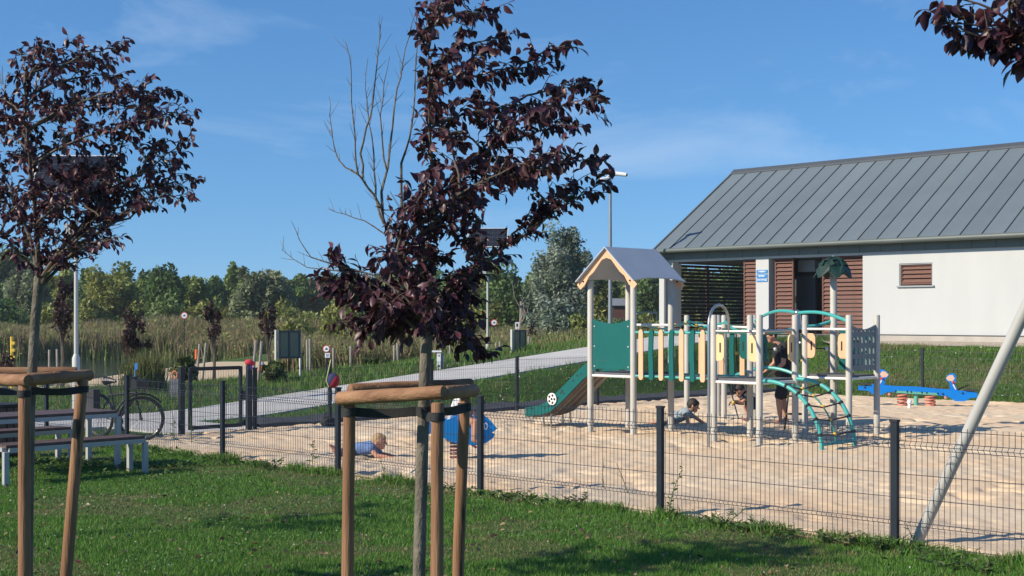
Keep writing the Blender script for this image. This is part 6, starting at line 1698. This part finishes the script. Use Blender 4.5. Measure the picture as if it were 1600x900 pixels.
# ------------------------------------------------------------------ young plums and stakes by the lake
PUR = [(.050, .024, .026), (.038, .020, .024), (.065, .035, .030)]
for px, yt, d, w, lab, n, low in ((97, 424, 44, 20, 'young purple tree beside the left lamp pole', 1700, .40), (210, 474, 42, 22, 'low bushy purple tree above the tall grass clump', 1600, .22), (334, 466, 46, 13, 'thin young purple tree left of the gate top', 700, .50), (420, 470, 46, 14, 'thin young purple tree behind the left notice board', 600, .55), (10, 545, 43, 12, 'small purple sapling beside the yellow post', 400, .2), (832, 500, 62, 10, 'spindly brown-leaved sapling right of the small notice board', 260, .3)):
    far_tree('young_plum', px, yt, d, w, PUR, lab, n=int(n * .55), ls=.12, ncl=18, low=low, clump=.34, group='young purple trees near the lake')
STK = MATS['stake_grey']
STAKE_LAB = ['stake left of the young purple tree near the lamp pole', 'stake right of the young purple tree near the lamp pole', 'leaning stake behind the gate, left one', 'leaning stake behind the gate, right one', 'leaning stake just right of the gate, left one', 'leaning stake just right of the gate, right one', 'stake just right of the tall notice board', 'second stake right of the tall notice board', 'stake behind the round warning sign', 'stake left of the dark green bush', 'stake right of the dark green bush', 'second stake right of the dark green bush', 'stake left of the bag dispenser top', 'stake just right of the right lamp pole', 'second stake right of the right lamp pole', 'stake right of the small notice board']
for k_, (px, yt, dx, d) in enumerate(((77, 547, 0, 43), (89, 546, 1, 43.5), (312, 538, -6, 41), (322, 536, -7, 41), (400, 532, -6, 33), (409, 534, -6, 33.4), (480, 531, 0, 40), (484, 530, 1, 41), (521, 544, 0, 42), (548, 541, 0, 39), (616, 540, 0, 41), (621, 537, 1, 42), (703, 532, 0, 45), (775, 536, 0, 46), (781, 534, 0, 46), (826, 526, 0, 43))):
    q = PX(px, yt, d); g = ground((gx(px + dx, d), d)); m = MB(); m.tube([g - Z * .1, q], .035, 7, round_caps=True)
    tag(m.build('tree_stake', STK, loc=g), 'thin grey wooden ' + STAKE_LAB[k_], 'stake', 'grey stakes behind the path')
BUSHC = [(.11, .135, .04), (.085, .115, .035), (.13, .14, .05)]
far_tree('tall_grass_clump', 226, 556, 33, 30, [(.13, .15, .05), (.10, .13, .04), (.17, .17, .07)], 'tall grass clump behind the bicycle', n=900, ls=.2, ncl=20, low=-.1, clump=.4, group=None, cat='grass clump')
far_tree('garden_bush', 286, 552, 36, 20, BUSHC, 'leafy bush left of the gate', n=900, ls=.14, ncl=18, low=-.05, clump=.4, group='low bushes beside the path', cat='bush')
far_tree('garden_bush', 428, 566, 33, 20, BUSHC, 'yellow-flowered bush below the left notice board', n=900, ls=.13, ncl=18, low=-.05, clump=.4, group='low bushes beside the path', cat='bush')
far_tree('garden_bush', 583, 560, 38, 17, [(.06, .085, .03), (.075, .10, .035)], 'dark green bush right of the red and blue cap', n=900, ls=.14, ncl=18, low=-.05, clump=.4, group='low bushes beside the path', cat='bush')
far_tree('garden_bush', 100, 612, 33, 16, [(.06, .085, .03), (.075, .10, .035)], 'low bush beside the lamp base', n=400, ls=.13, ncl=12, low=-.05, clump=.4, group='low bushes beside the path', cat='bush')
# long blades for the grass clump
rg = np.random.default_rng(5); n = 700; cx_, cy_ = gx(226, 32.5), 32.5
q = rg.normal(0, .22, (n, 2)); X, Y = cx_ + q[:, 0], cy_ + q[:, 1]
v, t_, c = blades(np.stack([X, Y, height(X, Y)], 1), rng.uniform(.6, 1.15, n), np.full(n, .02), palette(n, [(.15, .17, .06), (.11, .14, .045), (.20, .19, .09)], rg), rg, lean=.55)
tag(link('pampas_blades', fast_mesh('pampas_blades', v, t_, REED, c)), 'long arching blades of the grass clump behind the bicycle', 'grass', kind='stuff')

# ------------------------------------------------------------------ weeds along the fence
WEEDG = M_leaf('weed_leaf', rough=.5, trans=.3, spec=.3)
STEM = M('weed_stem', (.09, .12, .045), .7, .2, 10)
wlv = np.array([(0, 0, 0), (.35, .16, .03), (.7, .12, -.02), (1, 0, -.12), (.7, -.12, -.02), (.35, -.16, .03), (.5, 0, -.02)]); wlf = np.array([(0, 1, 6), (1, 2, 6), (2, 3, 6), (3, 4, 6), (4, 5, 6), (5, 0, 6)])
def weed(px, ybase, ytop, label, nl=16, ls=.055, nst=1, seed=0, cols=((.085, .15, .035), (.065, .12, .03), (.12, .17, .06))):
    rg = np.random.default_rng(seed + int(px)); d = HC * FPX / (ybase - HY); b = V3((gx(px, d), d, 0)); H = HC - (ytop - HY) / FPX * d
    t = thing('weed_plant', b, label, 'weed', 'weeds along the wire fence')
    LPs, LDs, LSs = [], [], []
    for k in range(nst):
        top = b + V3((rg.normal(0, .04 + .03 * nst), rg.normal(0, .04), H * rg.uniform(.75, 1.0) if k else H)); md = b.lerp(top, .5) + V3((rg.normal(0, .02), rg.normal(0, .02), 0))
        m = MB(); m.tube([b - Z * .05, md, top], [.006, .0045, .002], 5); m.build('stem', STEM, t)
        for j in range(nl):
            f = .08 + .92 * (j + rg.random()) / nl; p = b.lerp(md, f * 2) if f < .5 else md.lerp(top, f * 2 - 1); an = rg.uniform(0, 6.28)
            LPs.append(tuple(p)); LDs.append((math.cos(an), math.sin(an), rg.uniform(-.1, .7))); LSs.append(ls * rg.uniform(.6, 1.2) * (1.15 - .6 * f))
    P = np.array(LPs); Fm = leaf_frames(P, np.array(LDs), np.array(LSs), rg); n = len(P)
    v = np.einsum('nij,kj->nki', Fm, wlv) + P[:, None, :]; tri = (wlf[None] + (np.arange(n) * 7)[:, None, None]).reshape(-1, 3)
    col = np.repeat(palette(n, cols, rg, .25)[:, None], 7, 1).reshape(-1, 3)
    link('foliage', fast_mesh('foliage', v.reshape(-1, 3) - np.array(b), tri, WEEDG, col), t)['kind'] = 'stuff'
for a_ in [(1042, 812, 728, 'tall thin weed just right of the second fence post from the right', 34, .085), (1450, 882, 816, 'upright weed right of the rightmost fence post', 30, .09), (487, 742, 690, 'leafy weed in front of the lying boy', 26, .10), (596, 758, 712, 'weed between the left stake and the plum trunk', 14, .06),
           (272, 694, 628, 'tall leafy weed behind the fence beside the bicycle wheel', 26, .08), (300, 697, 640, 'tall weed at the gate post', 20, .07), (945, 768, 714, 'thin weed at the fence below the fish shadow', 10, .05), (985, 775, 722, 'second thin weed right of the fish shadow', 9, .05), (110, 690, 655, 'low weed beside the bin', 14, .07)]:
    weed(*a_)
for i, (px, yb, yt, lab) in enumerate([(1125, 822, 790, 'bushy low weed in the shaded fence stretch'), (1178, 832, 806, 'spreading weed in the shaded fence stretch, right of the bushy one'), (1290, 850, 826, 'broad low weed left of the rightmost fence post'), (1330, 856, 832, 'dry low weed beside the rightmost fence post'), (1370, 862, 838, 'small leafy weed at the foot of the rightmost fence post'), (900, 788, 768, 'low dry weed under the fence left of the second post'), (1495, 890, 868, 'low weed near the right bottom corner'), (1540, 898, 876, 'low weed at the right bottom corner'), (660, 772, 750, 'low weed behind the plum trunk'), (350, 728, 704, 'low weed beside the shorter left fence post'), (420, 734, 714, 'low weed between the two left fence posts'), (790, 782, 764, 'low weed right of the post behind the stakes')]):
    weed(px, yb, yt, lab, 16, .075, 4, seed=i * 13, cols=((.085, .15, .035), (.065, .12, .03), (.12, .17, .06)) if i not in (3, 5) else ((.25, .20, .10), (.18, .16, .07), (.10, .13, .04)))
# dock and clover leaves under the benches and along the fence foot
rg = np.random.default_rng(31); n = 2600
aa = np.concatenate([rg.uniform(-13.5, 1.5, 1400), rg.normal(-8.6, 0, 0)]); bb = rg.normal(-.12, .12, len(aa)); k = vnoise(aa / .6, aa * 0, 71) > .5; aa, bb = aa[k], bb[k]
X = P0.x + U.x * aa + V.x * bb; Y = P0.y + U.y * aa + V.y * bb
bx2 = rg.uniform(-6.6, -4.0, 1400); by2 = 17.6 + (bx2 + 5) * -.2 + rg.normal(0, .5, 1400); k = vnoise(bx2 / .35, by2 / .35, 72) > .48
X = np.concatenate([X, bx2[k]]); Y = np.concatenate([Y, by2[k]]); n = len(X)
P = np.stack([X, Y, rg.uniform(.0, .05, n)], 1); an = rg.uniform(0, 6.28, n)
Fm = leaf_frames(P, np.stack([np.cos(an), np.sin(an), rg.uniform(.1, .8, n)], 1), rg.uniform(.05, .11, n), rg)
v = np.einsum('nij,kj->nki', Fm, wlv) + P[:, None, :]; tri = (wlf[None] + (np.arange(n) * 7)[:, None, None]).reshape(-1, 3)
col = np.repeat(palette(n, [(.075, .14, .032), (.06, .11, .028), (.10, .16, .045)], rg, .25)[:, None], 7, 1).reshape(-1, 3)
tag(link('dock_leaves', fast_mesh('dock_leaves', v.reshape(-1, 3), tri, WEEDG, col)), 'broad green leaves scattered below the benches and fence', 'weeds', kind='stuff')
# white clover heads on the lawn and flowers on the banks
n = 260; X, Y, a, b = scatter(700, (-.4, .4), (9.6, 17), lambda a, b, X, Y: b < -.1, rg)
n = len(X); v, t_, c = leaf_quads(np.stack([X, Y, rg.uniform(.03, .05, n)], 1), np.full(n, .013), rg, palette(n, [(.6, .6, .52)], rg))
X, Y, a, b = scatter(2500, (-.2, .42), (26, 48), lambda a, b, X, Y: ((a < -14.4) & (a > -15.8) & (b > 4) & (b < 24)) | ((a > -14) & (b > 19.6) & (b < 24)), rg)
n = len(X); w2 = leaf_quads(np.stack([X, Y, height(X, Y) + rg.uniform(.08, .16, n)], 1), np.full(n, .035), rg, palette(n, [(.6, .6, .55), (.5, .5, .42)], rg))
v, t_, c = merge([(v, t_, c), w2])
tag(link('clover_flowers', fast_mesh('clover_flowers', v, t_, WEEDG, c)), 'tiny white clover heads dotted over lawn and banks', 'flowers', kind='stuff')

# fallen plum leaves and small dry bits on the lawn
rg = np.random.default_rng(91)
X, Y, a, b = scatter(900, (-.42, .42), (8.8, 17), lambda a, b, X, Y: b < -.05, rg); n = len(X); an = rg.uniform(0, 6.28, n)
P = np.stack([X, Y, rg.uniform(.025, .045, n)], 1); Fm = leaf_frames(P, np.stack([np.cos(an), np.sin(an), rg.uniform(-.2, .2, n)], 1), rg.uniform(.03, .06, n), rg)
v = np.einsum('nij,kj->nki', Fm, LV) + P[:, None, :]; tri = (LF[None] + (np.arange(n) * len(LV))[:, None, None]).reshape(-1, 3)
col = np.repeat(palette(n, [(.10, .04, .035), (.20, .12, .06), (.30, .22, .12), (.07, .03, .03)], rg, .3)[:, None], len(LV), 1).reshape(-1, 3)
tag(link('fallen_leaves', fast_mesh('fallen_leaves', v.reshape(-1, 3), tri, PLUM, col)), 'brown fallen leaves scattered on the lawn', 'leaves', kind='stuff')
# clover and plantain leaves in patches
X, Y, a, b = scatter(26000, (-.43, .43), (8.6, 18), lambda a, b, X, Y: (b < -.03) & (vnoise(X / .7, Y / .6, 95) > .56), rg); n = len(X); an = rg.uniform(0, 6.28, n)
P = np.stack([X, Y, rg.uniform(.015, .038, n)], 1); Fm = leaf_frames(P, np.stack([np.cos(an), np.sin(an), rg.uniform(0, .6, n)], 1), rg.uniform(.016, .034, n), rg)
v = np.einsum('nij,kj->nki', Fm, wlv * np.array((1, 2.0, 1))) + P[:, None, :]; tri = (wlf[None] + (np.arange(n) * 7)[:, None, None]).reshape(-1, 3)
col = np.repeat(palette(n, [(.10, .20, .05), (.08, .16, .045), (.13, .22, .07)], rg, .25)[:, None], 7, 1).reshape(-1, 3)
tag(link('clover_leaves', fast_mesh('clover_leaves', v.reshape(-1, 3), tri, WEEDG, col)), 'small round clover leaves in patches on the lawn', 'clover', kind='stuff')
